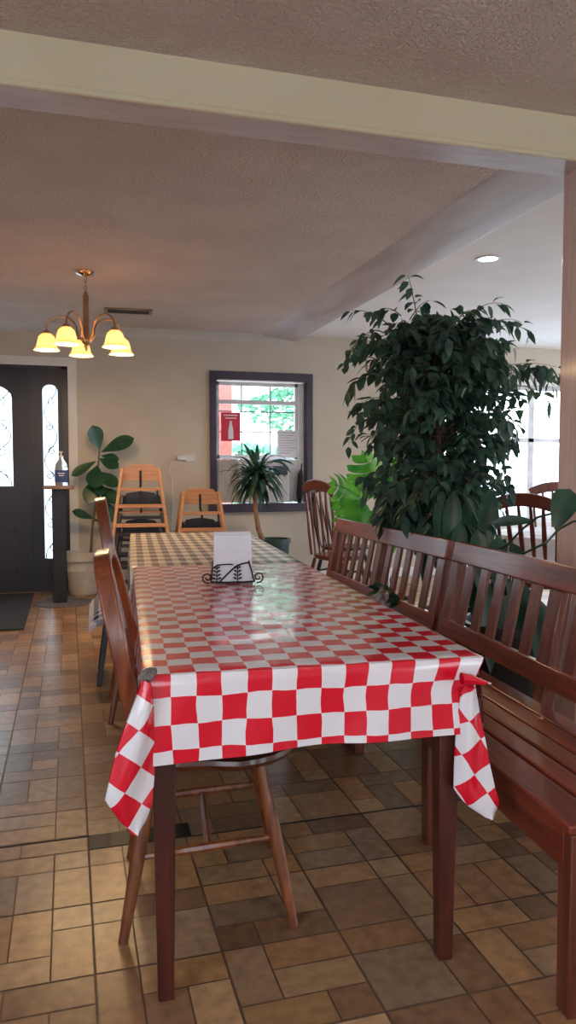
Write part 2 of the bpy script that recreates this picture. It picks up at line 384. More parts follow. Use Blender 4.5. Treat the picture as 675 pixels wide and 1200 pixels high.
# post
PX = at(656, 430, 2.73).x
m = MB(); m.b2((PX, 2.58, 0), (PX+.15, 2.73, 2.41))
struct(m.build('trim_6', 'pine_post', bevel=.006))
# floor seam strip at the old wall line
struct(MB().b2((.045, 2.405, -.02), (.37, 2.5, .0015)).build('trim_7', 'black_trim', bevel=.0006))
m = MB(); m.sweep([(XL+ (.045-XL)*k/40, 2.497+.006*noise.noise(V((k*.9, 3, 0))), .0006) for k in range(41)], (0, 0, 1), .006, .0014, [(.4+.8*k/40) for k in range(41)])
struct(m.build('trim_8', 'seam_dark', smooth=False))
m = MB(); m.sweep([(.37+ 2*k/20, 2.40+.004*noise.noise(V((k*.9, 7, 0))), .0006) for k in range(21)], (0, 0, 1), .005, .0014)
struct(m.build('trim_9', 'seam_dark', smooth=False))
# baseboards
struct(MB().b2((DX1+.09, YB-.014, 0), (XR, YB, .1)).build('baseboard_far', 'white_paint', bevel=.003))
struct(MB().b2((XL, YN, 0), (XL+.014, YB, .1)).build('baseboard_left', 'white_paint', bevel=.003))
# ---- window 1 (far wall): dark wood casing, white sash, muntins
w1 = bpy.data.objects.new('window_1', None); C.objects.link(w1); w1.location = (WX0, YB, WZ0); struct(w1)
cw = .085
m = MB(); m.b2((WX0-cw+.02, YB-.03, WZ0-.075), (WX0, YB, WZ1+cw)); m.b2((WX1, YB-.03, WZ0-.075), (WX1+cw-.02, YB, WZ1+cw))
m.b2((WX0, YB-.03, WZ1), (WX1, YB, WZ1+cw)); m.b2((WX0-cw, YB-.07, WZ0-.085), (WX1+cw, YB, WZ0-.0))
m.b2((WX0, YB, WZ0), (WX0+.012, YB+.12, WZ1)); m.b2((WX1-.012, YB, WZ0), (WX1, YB+.12, WZ1))
m.build('window_casing', 'window_wood', w1, True, bevel=.004)
sx0, sx1 = WX0+.014, WX1-.075; szb = at(300, 538, YB).z; szt = WZ1-.01; yk = YB+.07
m = MB()
for a, b in (((sx0, szb), (sx0+.035, szt)), ((sx1-.035, szb), (sx1, szt)), ((sx0, szt-.04), (sx1, szt)), ((sx0, szb), (sx1, szb+.045))): m.b2((a[0], yk, a[1]), (b[0], yk+.03, b[1]))
zr = at(300, 471, YB).z; m.b2((sx0, yk-.02, zr-.022), (sx1, yk+.03, zr+.022))
m.b2((sx1, yk-.02, WZ0+.01), (WX1-.012, yk+.03, szt))
m.build('window_frame', 'vinyl_white', w1, True, bevel=.003)
m = MB()
for px in (285, 319): m.b2((at(px, 500, YB).x-.006, yk+.005, szb), (at(px, 500, YB).x+.006, yk+.02, szt))
for py in (482, 506): m.b2((sx0, yk+.006, at(300, py, YB).z-.006), (sx1, yk+.021, at(300, py, YB).z+.006))
m.build('muntin', 'iron', w1, True)
MB().b2((sx0+.02, yk+.012, szb+.02), (sx1-.02, yk+.016, szt-.02)).build('pane', 'window_glass', w1, True)
# air conditioner in the lower half
acx0, acx1 = at(278, 560, YB).x, at(337, 560, YB).x; az0 = WZ0+.012; az1 = szb-.004
ac = thing('window_air_conditioner', 'white window air conditioner filling the lower half of the dark-framed window', 'air conditioner', ((acx0+acx1)/2, YB-.06, az0))
MB().b2((acx0, YB-.06, az0), (acx1, YB+.35, az1)).build('housing', 'ac_plastic', ac, True, bevel=.012)
m = MB(); gz0 = at(300, 560, YB).z; m.b2((acx0+.03, YB-.068, at(300, 551, YB).z-.05), (acx1-.02, YB-.055, at(300, 546, YB).z))
for k in range(7): m.b2((acx0+.04, YB-.074, at(300, 551, YB).z-.05+.012*k), (acx1-.03, YB-.066, at(300, 551, YB).z-.047+.012*k))
m.build('grille', 'ac_grille', ac, True)
m = MB(); m.b2((sx0, YB+.03, az0), (acx0-.002, YB+.045, az1))
for k in range(6): m.b2((sx0+.02+k*(acx0-sx0-.03)/6, YB+.022, az0+.01), (sx0+.03+k*(acx0-sx0-.03)/6, YB+.03, az1-.01))
m.build('side_panel', 'ac_plastic', ac, True)
m = MB(); m.b2((acx1+.002, YB+.03, az0), (sx1, YB+.045, az1)); m.build('side_panel', 'ac_plastic', ac, True)
ub = thing('folded_umbrella', 'dark folded umbrella leaning in the right corner of the window recess', 'umbrella', (at(351, 585, YB).x, YB-.02, WZ0))
m = MB(); ux = at(351, 585, YB).x; m.tube([(ux-.01, YB-.03, WZ0+.002), (ux-.005, YB-.03, WZ0+.1), (ux+.005, YB-.02, WZ0+.3), (ux+.012, YB-.02, WZ0+.36)], [.022, .04, .03, .012], 8); m.build('canopy', 'black_strap', ub, True)
m = MB(); m.tube([(ux+.012, YB-.02, WZ0+.34), (ux+.015, YB-.02, WZ0+.42)], .008, 6); m.build('handle', 'black_wood', ub, True)
# poster and notice stuck on the glass
pa, pb = at(259, 483, YB+.05), at(282, 517, YB+.05)
po = thing('bottle_poster', 'red poster with a white bottle picture on the left of the window glass', 'poster', (pa.x, YB+.06, pb.z))
MB().b2((pa.x, YB+.055, pb.z), (pb.x, YB+.058, pa.z)).build('sheet', 'paper_poster', po, True)
m = MB(); cx = (pa.x+pb.x)/2; z0 = pb.z+.02
bp = [(-.026, 0), (.026, 0), (.028, .02), (.026, .09), (.022, .12), (.012, .16), (.01, .19), (-.01, .19), (-.012, .16), (-.022, .12), (-.026, .09), (-.028, .02)]
m.poly([(cx+x, YB+.0545, z0+z) for x, z in bp], (0, -.001, 0)); m.build('bottle_picture', 'paper', po, True, smooth=False)
m = MB()
for k, w in enumerate((.075, .06)): m.b2((cx-w, YB+.0535, pa.z-.035-.03*k), (cx+w, YB+.0545, pa.z-.024-.03*k))
m.build('heading', 'paper', po, True)
na, nb = at(325, 504, YB+.05), at(349, 536, YB+.05)
no = thing('paper_notice', 'white printed paper notice taped inside the window at its lower right', 'notice', (na.x, YB+.06, nb.z))
MB().b2((na.x, YB+.055, nb.z), (nb.x, YB+.057, na.z)).build('sheet', 'paper', no, True)
m = MB()
for k in range(9): m.b2((na.x+.025, YB+.0538, na.z-.03-.027*k), (nb.x-.025-.03*((k*7) % 3), YB+.0548, na.z-.025-.027*k))
m.build('print_lines', 'iron', no, True)
# ---- window 2 (far wall, right room)
def plain_window(name, x0, x1, y, z0, z1, rails, axis='x', inward=-1, mull=()):
    w = bpy.data.objects.new(name, None); C.objects.link(w); struct(w)
    def P(a, d, z): return (a, y+d, z) if axis == 'x' else (y+d, a, z)
    w.location = P((x0+x1)/2, 0, z0); m = MB(); t = .05
    d0, d1 = (.05, .1)
    for a, b in (((x0, z0), (x0+t, z1)), ((x1-t, z0), (x1, z1)), ((x0, z1-t), (x1, z1)), ((x0, z0), (x1, z0+t))): m.b2(P(a[0], d0, a[1]), P(b[0], d1, b[1]))
    for r in rails: m.b2(P(x0, d0-.01, r-.025), P(x1, d1, r+.025))
    for q in mull: m.b2(P(q-.04, d0-.01, z0), P(q+.04, d1, z1))
    m.build('window_frame', 'vinyl_white', w, True, bevel=.004)
    MB().b2(P(x0+.03, .072, z0+.03), P(x1-.03, .076, z1-.03)).build('pane', 'window_glass', w, True)
    m = MB(); c = .07
    e = -.02 if inward < 0 else .18
    e0 = 0 if inward < 0 else .16
    for a, b in (((x0-c, z0-c), (x0, z1+c)), ((x1, z0-c), (x1+c, z1+c)), ((x0, z1), (x1, z1+c)), ((x0, z0-c), (x1, z0))): m.b2(P(a[0], e0, a[1]), P(b[0], e, b[1]))
    m.build('window_casing', 'white_paint', w, True, bevel=.004)
plain_window('window_2', RX0, RX1, YB, RZ0, RZ1, [at(640, 516, YB).z], mull=[5.25])
for i, h in enumerate(NW): plain_window('window_%d' % (3+i), h[0], h[1], YN-.16, h[2], h[3], [(h[2]+h[3])/2], 'x', 1)
for i, h in enumerate(LW): plain_window('window_%d' % (6+i), h[0], h[1], XL-.16, h[2], h[3], [(h[2]+h[3])/2], 'y', 1)
for i, h in enumerate(RW): plain_window('window_%d' % (7+i), h[0], h[1], XR, h[2], h[3], [(h[2]+h[3])/2], 'y', -1)
def portal(loc, rot, sx, sy):
    l = bpy.data.lights.new('window_portal', 'AREA'); l.shape = 'RECTANGLE'; l.size = sx; l.size_y = sy; l.cycles.is_portal = True
    o = bpy.data.objects.new('window_portal', l); C.objects.link(o); o.location = loc; o.rotation_euler = rot
portal(((WX0+WX1)/2, YB+.2, (WZ0+WZ1)/2), (-pi/2, 0, 0), WX1-WX0, WZ1-WZ0)
portal(((RX0+RX1)/2, YB+.2, (RZ0+RZ1)/2), (-pi/2, 0, 0), RX1-RX0, RZ1-RZ0)
for h in NW: portal(((h[0]+h[1])/2, YN-.2, (h[2]+h[3])/2), (pi/2, 0, 0), h[1]-h[0], h[3]-h[2])
for h in LW: portal((XL-.2, (h[0]+h[1])/2, (h[2]+h[3])/2), (0, -pi/2, 0), h[3]-h[2], h[1]-h[0])
for h in RW: portal((XR+.2, (h[0]+h[1])/2, (h[2]+h[3])/2), (0, pi/2, 0), h[3]-h[2], h[1]-h[0])
# ---- entry door with sidelight
def scroll(m, x0, x1, z0, z1, y, r=.0055):           # wrought-iron vine
    cx = (x0+x1)/2; w = (x1-x0)/2; n = 40; per = .36
    m.tube([(cx+w*.85*sin((z0+(z1-z0)*k/n)*2*pi/per/1.3), y, z0+(z1-z0)*k/n) for k in range(n+1)], r, 5)
    z = z0+.1; s = 1
    while z < z1-.07:
        R0 = w*.62
        m.tube([(cx+s*w*.2+R0*(1-t*.8)*cos(1.2+s*t*7), y, z+R0*(1-t*.8)*sin(1.2+s*t*7)) for t in [k/14 for k in range(15)]], r, 5)
        z += .24; s = -s
d1 = bpy.data.objects.new('door_1', None); C.objects.link(d1); d1.location = (DX0, YB, 0); struct(d1)
yd = YB+.04
slx0, slx1 = at(50, 500, YB).x, at(68, 500, YB).x; slz0, slz1 = at(60, 655, YB).z, at(60, 450, YB).z
def arch_hole_panel(x0, x1, z0, z1, hx0, hx1, hz0, hz1, y0, y1, arch):
    m = MB(); n = 12; cx = (hx0+hx1)/2; rr = (hx1-hx0)/2
    m.b2((x0, y0, z0), (hx0, y1, z1)); m.b2((hx1, y0, z0), (x1, y1, z1)); m.b2((hx0, y0, z0), (hx1, y1, hz0)); m.b2((hx0, y0, hz1), (hx1, y1, z1))
    ar = [(cx+rr*cos(pi*k/n), hz1-arch+arch*sin(pi*k/n)) for k in range(n+1)]
    for k in range(n):
        a, b = ar[k], ar[k+1]; m.add([(a[0], y0, a[1]), (b[0], y0, b[1]), (b[0], y0, hz1), (a[0], y0, hz1), (a[0], y1, a[1]), (b[0], y1, b[1]), (b[0], y1, hz1), (a[0], y1, hz1)], [(3, 2, 1, 0), (4, 5, 6, 7), (0, 1, 5, 4)])
    return m, ar
mx = at(33, 500, YB).x
m, ar = arch_hole_panel(mx, DX1-.06, .02, DZ1-.03, slx0, slx1, slz0, slz1, yd, yd+.05, .06)
m.b2((mx-.02, yd-.012, .02), (mx+.02, yd, DZ1-.03))
m.build('sidelight_frame', 'door_paint', d1, True, bevel=.004)
m = MB(); m.b2((slx0-.01, yd+.03, slz0-.01), (slx1+.01, yd+.036, slz1+.01)); m.build('sidelight_pane', 'frosted_glass', d1, True)
m = MB(); scroll(m, slx0, slx1, slz0, slz1, yd+.02); m.build('iron_scroll', 'iron', d1, True)
# leaf
gx1 = at(14, 500, YB).x; gx0 = gx1-.56; gz0, gz1 = at(7, 570, YB).z, at(0, 448, YB).z
m, ar = arch_hole_panel(mx-.96, mx-.02, .02, DZ1-.03, gx0, gx1, gz0, gz1, yd, yd+.045, .14)
for (a, b) in ((mx-.86, mx-.54), (mx-.44, mx-.12)):
    for z0, z1 in ((.2, .52), (.6, .86)):
        m.b2((a, yd-.006, z0), (b, yd, z0+.02)); m.b2((a, yd-.006, z1), (b, yd, z1+.02)); m.b2((a, yd-.006, z0), (a+.02, yd, z1)); m.b2((b-.02, yd-.006, z0), (b, yd, z1))
m.build('door_leaf', 'door_paint', d1, True, bevel=.003)
m = MB(); m.b2((gx0-.01, yd+.03, gz0-.01), (gx1+.01, yd+.036, gz1+.01)); m.build('door_pane', 'frosted_glass', d1, True)
m = MB(); scroll(m, gx1-.2, gx1, gz0, gz1-.05, yd+.018, .0055); scroll(m, gx0, gx0+.3, gz0, gz1-.1, yd+.018, .0055); m.build('iron_scroll', 'iron', d1, True)
m = MB(); m.b2((DX0, YB, 0), (mx-.97, YB+.16, DZ1)); m.b2((DX1-.06, YB+.0, 0), (DX1, YB+.16, DZ1)); m.b2((DX0, YB, DZ1-.03), (DX1, YB+.16, DZ1)); m.b2((DX0, YB+.02, 0), (DX1, YB+.16, .02))
m.build('door_frame', 'door_paint', d1, True)
m = MB(); m.b2((DX1, YB-.02, 0), (DX1+.085, YB, DZ1+.085)); m.b2((DX0-.085, YB-.02, DZ1), (DX1, YB, DZ1+.085)); m.b2((DX0-.085, YB-.02, 0), (DX0, YB, DZ1)); m.build('door_casing', 'white_paint', d1, True, bevel=.004)
# ---------------------------------------------------------------- outside
struct(MB().b2((-30, YB+.3, -.4), (50, 70, -.15)).build('ground', 'ground_pave', smooth=False))
struct(MB().b2((-30, -70, -.4), (50, YN-.3, -.15)).build('ground', 'ground_pave', smooth=False))
def blob_tree(cx, cy, h, r, lab):
    t = thing('garden_tree', lab, 'tree', (cx, cy, -.15))
    MB().tube([(cx, cy, -.13), (cx+.1, cy, h*.4), (cx, cy, h*.7)], [.18, .13, .08], 8).build('trunk', 'bark', t, True)
    m = MB(); rn = random.Random(int(cx*10)+5)
    for k in range(2600):
        d = V((rn.gauss(0, 1), rn.gauss(0, 1), rn.gauss(0, 1))).normalized()*(rn.random()**.4)
        c = V((cx, cy, h*.72))+V((d.x*r, d.y*r, d.z*r*.75)); a = V((rn.gauss(0, 1), rn.gauss(0, 1), rn.gauss(0, 1))).normalized(); b = a.orthogonal().normalized(); s = .2
        m.add([c-a*s, c+b*s*.5, c+a*s, c-b*s*.5], [(0, 1, 2, 3)])
    m.build('foliage', 'hedge_leaf', t, True, smooth=False)
tc_ = at(352, 450, 28); blob_tree(tc_.x, 28, 7.0, 3.2, 'pale green tree crown seen in the top panes of the dark-framed window')
hd = at(310, 530, 22); m = MB(); rn = random.Random(9)
for k in range(2500):
    c = V((hd.x+rn.uniform(-3.2, 3.2), 22+rn.uniform(-.6, .6), -.1+2.05*rn.random()**.7)); a = V((rn.gauss(0, 1), rn.gauss(0, 1), rn.gauss(0, 1))).normalized(); b = a.orthogonal().normalized()
    m.add([c-a*.16, c+b*.09, c+a*.16, c-b*.09], [(0, 1, 2, 3)])
tag(m.build('garden_hedge', 'hedge_leaf', loc=(hd.x, 22, -.15), world=True, smooth=False), 'low pale green hedge outside beyond the dark-framed window', 'hedge')
p = at(255, 500, 9.6)
pp = thing('porch_post', 'salmon-coloured porch post seen outside the left edge of the window', 'post', (p.x, 9.6, -.15))
MB().b2((p.x-.02, 9.5, -.15), (p.x+.17, 9.7, 2.5)).build('shaft', 'rust_post', pp, True, bevel=.01)
m = MB(); q = [(p.x-.6, 2.6), (p.x-.6, 2.1), (p.x+.15, 2.1)]+[(p.x+.17+.75*sin(t*pi/2/8), 2.5-.4*cos(t*pi/2/8)) for t in range(9)]+[(p.x+3.6, 2.5), (p.x+3.6, 2.62)]
m.poly([(x, 9.58, z) for x, z in q], (0, .06, 0)); tag(m.build('porch_arch', 'porch_beige', loc=(p.x, 9.6, 2.1), world=True, smooth=False), 'pale pink arched porch fascia above the salmon post outside', 'porch fascia')
# ---------------------------------------------------------------- tables
TA = V((.150, 1.655, 0)); TR = R(-4)
def dining_table(loc, rz, label, W=.74, L=1.82, x0=.012, H=.752):
    t = thing('dining_table', label, 'table', loc, rz)
    MB().b2((x0, -.008, H-.028), (x0+W, L, H)).build('tabletop', 'table_wood', t, bevel=.004)
    m = MB(); a, b, c, d = x0+.05, x0+W-.05, .05, L-.05
    m.b2((a, c, H-.11), (b, c+.02, H-.028)); m.b2((a, d-.02, H-.11), (b, d, H-.028)); m.b2((a, c, H-.11), (a+.02, d, H-.028)); m.b2((b-.02, c, H-.11), (b, d, H-.028)); m.build('apron', 'table_wood', t)
    for x in (x0+.032, x0+W-.032):
        for y in (.018, L-.04):
            MB().bar((x, y, H-.028), (x, y, 0), .056, .056, .036, .036).build('leg', 'table_wood', t, bevel=.003)
    return t
t1 = dining_table(TA, TR, 'dark wooden dining table under the red and white checked cloth')
CS = .057
def cloth(name, loc, rz, W, L, mat, dl, dr, cs, zt=.7555, sag=.16, ears=True):
    m = MB(); o2 = .009
    def wob(x, y, k=5): return noise.noise(V((x*k, y*k, 1.3)))
    def top(i, j):
        u, v = i*W, j*(L+.018)-.018
        e = min(u, W-u, v+.018, L-v); z = zt-.004*max(0, 1-e/.012)**2 + .0015*wob(u, v, 7)*min(1, e/.05)+ .0016*max(0, wob(u, v, 3))
        return V((u, v, z))
    m.grid(top, 60, 110, lambda i, j: (i*W/cs, (-(j*(L+.018)-.018)-.018+o2)/cs))
    def drop_front(i): return dl+(dr-dl)*i + .003*sin(i*9)
    def front(i, j):
        u = i*W; d = j*drop_front(i); b = 1-min(1, d/.012)
        v = -.004-.012*j*(1+.5*sin(u*11+1))-.006*sin(u*23+j*2)*j
        v = v*(1-b*b)-.018
        return V((u+.004*j*sin(u*20)-(W-.765)*i**3*min(1, j*2.5) if W < .81 else u, v, zt-.004-d))
    m.grid(front, 60, 16, lambda i, j: (i*W/cs, (j*drop_front(i)+o2)/cs))
    def back(i, j):
        u = i*W; d = j*sag; return V((u, L+.014*j*(1+.4*sin(u*14))-0, zt-.004-d))
    m.grid(back, 40, 8, lambda i, j: (i*W/cs, (-(L+j*sag)+o2)/cs))
    def left(i, j):
        v = i*L; d = j*sag*1.1; return V((-.012*j*(1+.6*sin(v*12)), v, zt-.004-d))
    m.grid(left, 70, 8, lambda i, j: ((-j*sag*1.1)/cs, (-i*L+o2)/cs))
    def right(i, j):
        v = i*L; d = j*sag*1.1; return V((W+.012*j*(1+.6*sin(v*12)), v, zt-.004-d))
    m.grid(right, 70, 8, lambda i, j: ((W+j*sag*1.1)/cs, (-i*L+o2)/cs))
    return m
inv1 = (Matrix.Translation(TA) @ Matrix.Rotation(TR, 4, 'Z')).inverted()
def plane_at(x, y, p0, n):           # where the sight line meets a vertical plane through p0
    d = ray(x, y); n = V(n); return EYE+d*((V(p0)-EYE).dot(n)/d.dot(n))
cm = cloth('tablecloth', TA, TR, .80, 1.86, 'red_check', .190, .172, CS)
def flap(rows, p0, n, ang, bulge, org):
    # rows: list of (left px, right px, y px); surface lies on a tilted vertical plane at the table corner
    nr = len(rows); N = 8
    n = V(n).normalized(); tx = V((0, 0, 1)).cross(n).normalized()
    def pt(i, j):
        f = j*(nr-1); k = min(int(f), nr-2); g = f-k
        l = [rows[k][q]*(1-g)+rows[k+1][q]*g for q in range(4)]
        x = l[0]*(1-i)+l[1]*i; y = l[2]*(1-i)+l[3]*i
        return plane_at(x, y, p0, n)
    o3 = plane_at(org[0], org[1], p0, n)
    def f3(i, j): return inv1 @ (pt(i, j) - n*(bulge*sin(pi*i)*(0.4+.6*j)+.006*sin(i*7+j*5)))
    def uv(i, j):
        q = pt(i, j)-o3; a = q.dot(tx); b = q.z; c, s = cos(ang), sin(ang)
        return ((a*c-b*s)/CS, -(a*s+b*c)/CS)
    cm.grid(f3, N, 24, uv)
    back = lambda i, j: f3(i, j)+(inv1.to_3x3() @ (n*(.004+.03*sin(pi*i)*(.3+.7*j))))
    cm.grid(back, N, 24, uv)
c0 = TA+V((0, -.036, 0))
# rows: x_left, x_right, y_left, y_right
flap([(165, 177, 797, 800), (157, 181, 825, 822), (148, 181, 850, 855), (136, 181, 885, 890), (128, 179, 915, 915), (122, 176, 938, 940), (140, 168, 962, 962), (152, 158, 976, 976)], c0+V((.03, 0, 0)), (.35, -1, 0), R(42), .012, (181, 870))
c1 = TA+Matrix.Rotation(TR, 3, 'Z') @ V((.775, -.040, 0))
flap([(541, 557, 806, 803), (538, 561, 826, 826), (536, 564, 845, 845), (534, 569, 870, 868), (532, 573, 898, 894), (531, 579, 924, 922), (545, 584, 941, 938), (566, 577, 955, 957)], c1, (-.25, -1, 0), R(-33), .012, (548, 843))
# tied tail at the right corner
m2 = cm; tp = [plane_at(x, y, c1+V((0, -.02, 0)), (0, -1, 0)) for x, y in ((541, 795), (552, 796), (563, 799), (576, 801))]
for sgn in (1,):
    pts = [inv1 @ p for p in tp]; rr = [.014, .012, .008, .001]; nn = 8; vs = []; uvs = []
    for k, p in enumerate(pts):
        for a in range(nn): vs.append(p+V((0, cos(2*pi*a/nn)*rr[k], sin(2*pi*a/nn)*rr[k]))); uvs.append((2.3+.25*k, .5))
    cm.add(vs, [(k*nn+a, k*nn+(a+1) % nn, (k+1)*nn+(a+1) % nn, (k+1)*nn+a) for k in range(3) for a in range(nn)], uvs)
tc1 = cm.build('tablecloth', 'red_check', loc=TA, rotz=TR)
tag(tc1, 'glossy red and white checked vinyl cloth over the nearer table', 'tablecloth')
m = MB(); pc = inv1 @ plane_at(174, 790, c0+V((0, -.004, 0)), (0, -1, 0))
m.lathe([(.001, -.018), (.010, -.016), (.016, -.007), (.015, .004), (.010, .013), (.001, .015)], (0, 0, 0), 18, lambda a, z: (1+.25*sin(3*a+z*160)+.15*sin(7*a+z*90)))
m.v = [pc+V((p.x+.25*p.z, p.y*.45, p.z)) for p in m.v]
m.build('torn_backing', 'grey_felt', tc1)['label'] = 'worn grey felt backing showing at the torn corner'
T2 = V((.268, 3.562, 0))
t2 = dining_table(T2, R(-4.5), 'wooden dining table under the cream and dark gingham cloth', .80, 1.80, .012, .748)
cm2 = cloth('tablecloth', T2, R(-4.5), .825, 1.83, 'cream_gingham', .15, .15, .034, .7515)
tag(cm2.build('tablecloth', 'cream_gingham', loc=T2, rotz=R(-4.5)), 'cream and dark gingham cloth over the farther table', 'tablecloth')
# ---------------------------------------------------------------- chairs
def seat_mesh(rx, ry, z, th, n=28, e=2.6, back=.9):
    m = MB(); out = []
    for k in range(n):
        a = 2*pi*k/n; c, s = cos(a), sin(a); x = abs(c)**(2/e)*(1 if c > 0 else -.84)*rx; y = abs(s)**(2/e)*(1 if s > 0 else -1)*ry*(1 if x > 0 else back)
        out.append((x, y))
    rings = [(.0, z-th), (.86, z-th), (.97, z-th*.65), (1, z-th*.3), (.985, z), (.93, z+.001), (.7, z-.008), (.3, z-.011), (0, z-.011)]
    vs = [V((x*r, y*r, zz)) for r, zz in rings for x, y in out]; R_ = len(rings)
    m.add(vs, [(i*n+k, i*n+(k+1) % n, (i+1)*n+(k+1) % n, (i+1)*n+k) for i in range(R_-1) for k in range(n)])
    return m
def turned(p, q, r, n=10):
    p = V(p); q = V(q); K = 14
    prof = [.75, .8, .85, .95, 1.05, 1.1, 1.12, 1.1, 1.05, 1.0, .95, .9, .82, .75, .7]
    return MB().tube([p.lerp(q, k/K) for k in range(K+1)], [r*prof[k] for k in range(K+1)], n)
def hoop_chair(name, label, loc, rz, wood_, top=.97, lean=.40, hw=.195, fx=.22, fy=.215, group=None, seatmat='seat_oak', legm='oak_z', thick=.045):
    t = thing(name, label, 'chair', loc, rz, group)
    seat_mesh(.252, .228, .452, .036).build('seat', seatmat, t)
    legs = {}
    for sx in (-1, 1):
        for sy in (-1, 1):
            p = V((sx*.14, sy*.135, .418)); q = V((sx*fx, sy*fy, 0)); legs[sx, sy] = (p, q)
            turned(p, q, .0175).build('leg', legm, t)
    for sy in (-1, 1):
        a = legs[-1, sy][0].lerp(legs[-1, sy][1], .52); b = legs[1, sy][0].lerp(legs[1, sy][1], .46)
        turned(a, b, .0115, 8).build('stretcher', legm, t)
    a = (legs[-1, -1][0].lerp(legs[-1, -1][1], .5)+legs[1, -1][0].lerp(legs[1, -1][1], .5))/2; b = V((a.x, -a.y, a.z))
    turned(a, b, .0115, 8).build('stretcher', legm, t)
    zb = .445; n = 32; pts = []; H = top-zb
    for k in range(n+1):
        s = k/n
        a = pi*s
        y = -hw*cos(a)*(1 if abs(cos(a)) < .9 else 1); z = zb+H*(sin(a)**.55)
        y = -hw*(abs(cos(a))**.55)*(1 if cos(a) > 0 else -1)*(.86+.14*min(1, (z-zb)/.25))
        x = -.165-lean*(z-zb)+.10*lean*((z-zb)/H)*(1-(z-zb)/H)
        pts.append((x, y, z))
    MB().sweep(pts, V((1, 0, lean*.9)).normalized(), .026, thick).build('back_hoop', wood_, t, bevel=.006, seg=3)
    for k, y in enumerate((-.09, -.03, .03, .09)):
        zt = top-.035-abs(y)*.22; p0 = V((-.155, y*.85, zb)); p1 = V((-.165-lean*(zt-zb), y*1.15, zt))
        MB().tube([p0.lerp(p1, q/6) for q in range(7)], [.006, .007, .009, .009, .008, .006, .005], 8).build('spindle', wood_, t)
    return t
ca = V((.3585, 2.081, 0))
hoop_chair('dining_chair', 'brown hoop-back wooden chair nearest the camera, pushed under the red checked cloth', ca, R(-6.9), 'chair_brown', top=.968, lean=.20)
hoop_chair('dining_chair', 'brown hoop-back wooden chair at the left of the cream gingham table', (.405, 3.81, 0), R(-3), 'chair_brown', top=1.05, lean=.15, hw=.2, thick=.055)
st = thing('stool', 'dark-legged seat tucked at the gingham table with a navy checked cushion', 'stool', (.345, 4.44, 0), R(-3))
MB().lathe([(.001, .41), (.17, .41), (.185, .42), (.185, .437), (.17, .445), (.001, .445)], n=28).build('seat', 'black_wood', st)
for sx in (-1, 1):
    for sy in (-1, 1): MB().bar((sx*.13, sy*.13, .42), (sx*.19, sy*.19, 0), .034, .034, .026, .026).build('leg', 'black_wood', st, bevel=.003)
m = MB()
for s in (-1, 1): m.bar((-.165, s*-.165, .17), (.165, s*-.165, .17), .02, .02); m.bar((s*.16, -.16, .2), (s*.16, .16, .2), .02, .02)
m.build('stretcher', 'black_wood', st)
m = MB()
def cu(i, j):
    x = (i-.5)*.48; y = (j-.5)*.48; r = max(abs(x), abs(y)); c = max(0, (sqrt(x*x+y*y)-.2))
    return V((x, y, .482-.9*c+.012*cos(x*9)*cos(y*9)-max(0, r-.2)*.4+.008*sin(x*40)*sin(y*37)))
m.grid(cu, 20, 20, lambda i, j: (i*18, j*45)); m.grid(lambda i, j: cu(i, j)-V((0, 0, .03+.0*i)), 20, 20, lambda i, j: (i*18, j*45))
m.grid(lambda i, j: cu(i, 0)-V((0, 0, .03*j)), 20, 1, lambda i, j: (i*12, j)); m.grid(lambda i, j: cu(0, i)-V((0, 0, .03*j)), 20, 1, lambda i, j: (i*12, j))
m.grid(lambda i, j: cu(i, 1)-V((0, 0, .03*j)), 20, 1, lambda i, j: (i*12, j)); m.grid(lambda i, j: cu(1, i)-V((0, 0, .03*j)), 20, 1, lambda i, j: (i*12, j))
tag(m.build('seat_cushion', 'navy_gingham', loc=(.345, 4.44, 0), rotz=R(-3)), 'navy and white gingham cushion drooping over the dark seat', 'cushion')
def windsor(label, loc, rz, wood_='chair_red', top=1.1, lean=.22, group=None):
    t = thing('windsor_chair', label, 'chair', loc, rz, group)
    seat_mesh(.22, .22, .465, .04).build('seat', wood_, t)
    L = {}
    for sx in (-1, 1):
        for sy in (-1, 1):
            p = V((sx*.14, sy*.14, .43)); q = V((sx*.22, sy*.21, 0)); L[sx, sy] = (p, q); turned(p, q, .019).build('leg', wood_, t)
    for sy in (-1, 1): turned(L[-1, sy][0].lerp(L[-1, sy][1], .5), L[1, sy][0].lerp(L[1, sy][1], .5), .012, 8).build('stretcher', wood_, t)
    H = top-.46
    def bx(z): return -.17-lean*(z-.46)
    pts = []; nn = 16
    m = MB(); prof = []
    for k in range(nn+1):
        s = k/nn*2-1; y = s*.225; pts.append(V((bx(top)-.03+.035*s*s+.0, y, top-.05-.055*s*s)))
        prof.append(1-.15*abs(s)**3)
    m.sweep(pts, [V((1, -p.y*.3, .1)) for p in pts], .085, .022, prof); m.build('crest_rail', wood_, t, bevel=.006)
    for s in (-1, 1):
        p = V((-.155, s*.17, .455)); q = V((bx(top-.12)+.0, s*.2, top-.12)); MB().tube([p.lerp(q, k/6) for k in range(7)], [.012, .014, .016, .013, .012, .012, .01], 8).build('back_post', wood_, t)
    for s in (-.6, -.2, .2, .6):
        p = V((-.16, s*.17, .455)); q = V((bx(top-.08)-.012, s*.2, top-.085)); MB().sweep([p.lerp(q, k/8) for k in range(9)], V((1, 0, .2)), .028, .01, [.45, .5, .6, .8, 1, 1.1, 1, .8, .6]).build('spindle', wood_, t)
    return t
wp = at(372, 640, 6.1)
windsor('reddish spindle-back chair standing alone between the dark window and the benches', (wp.x+.20, 6.15, 0), R(16), top=1.12, lean=.06)
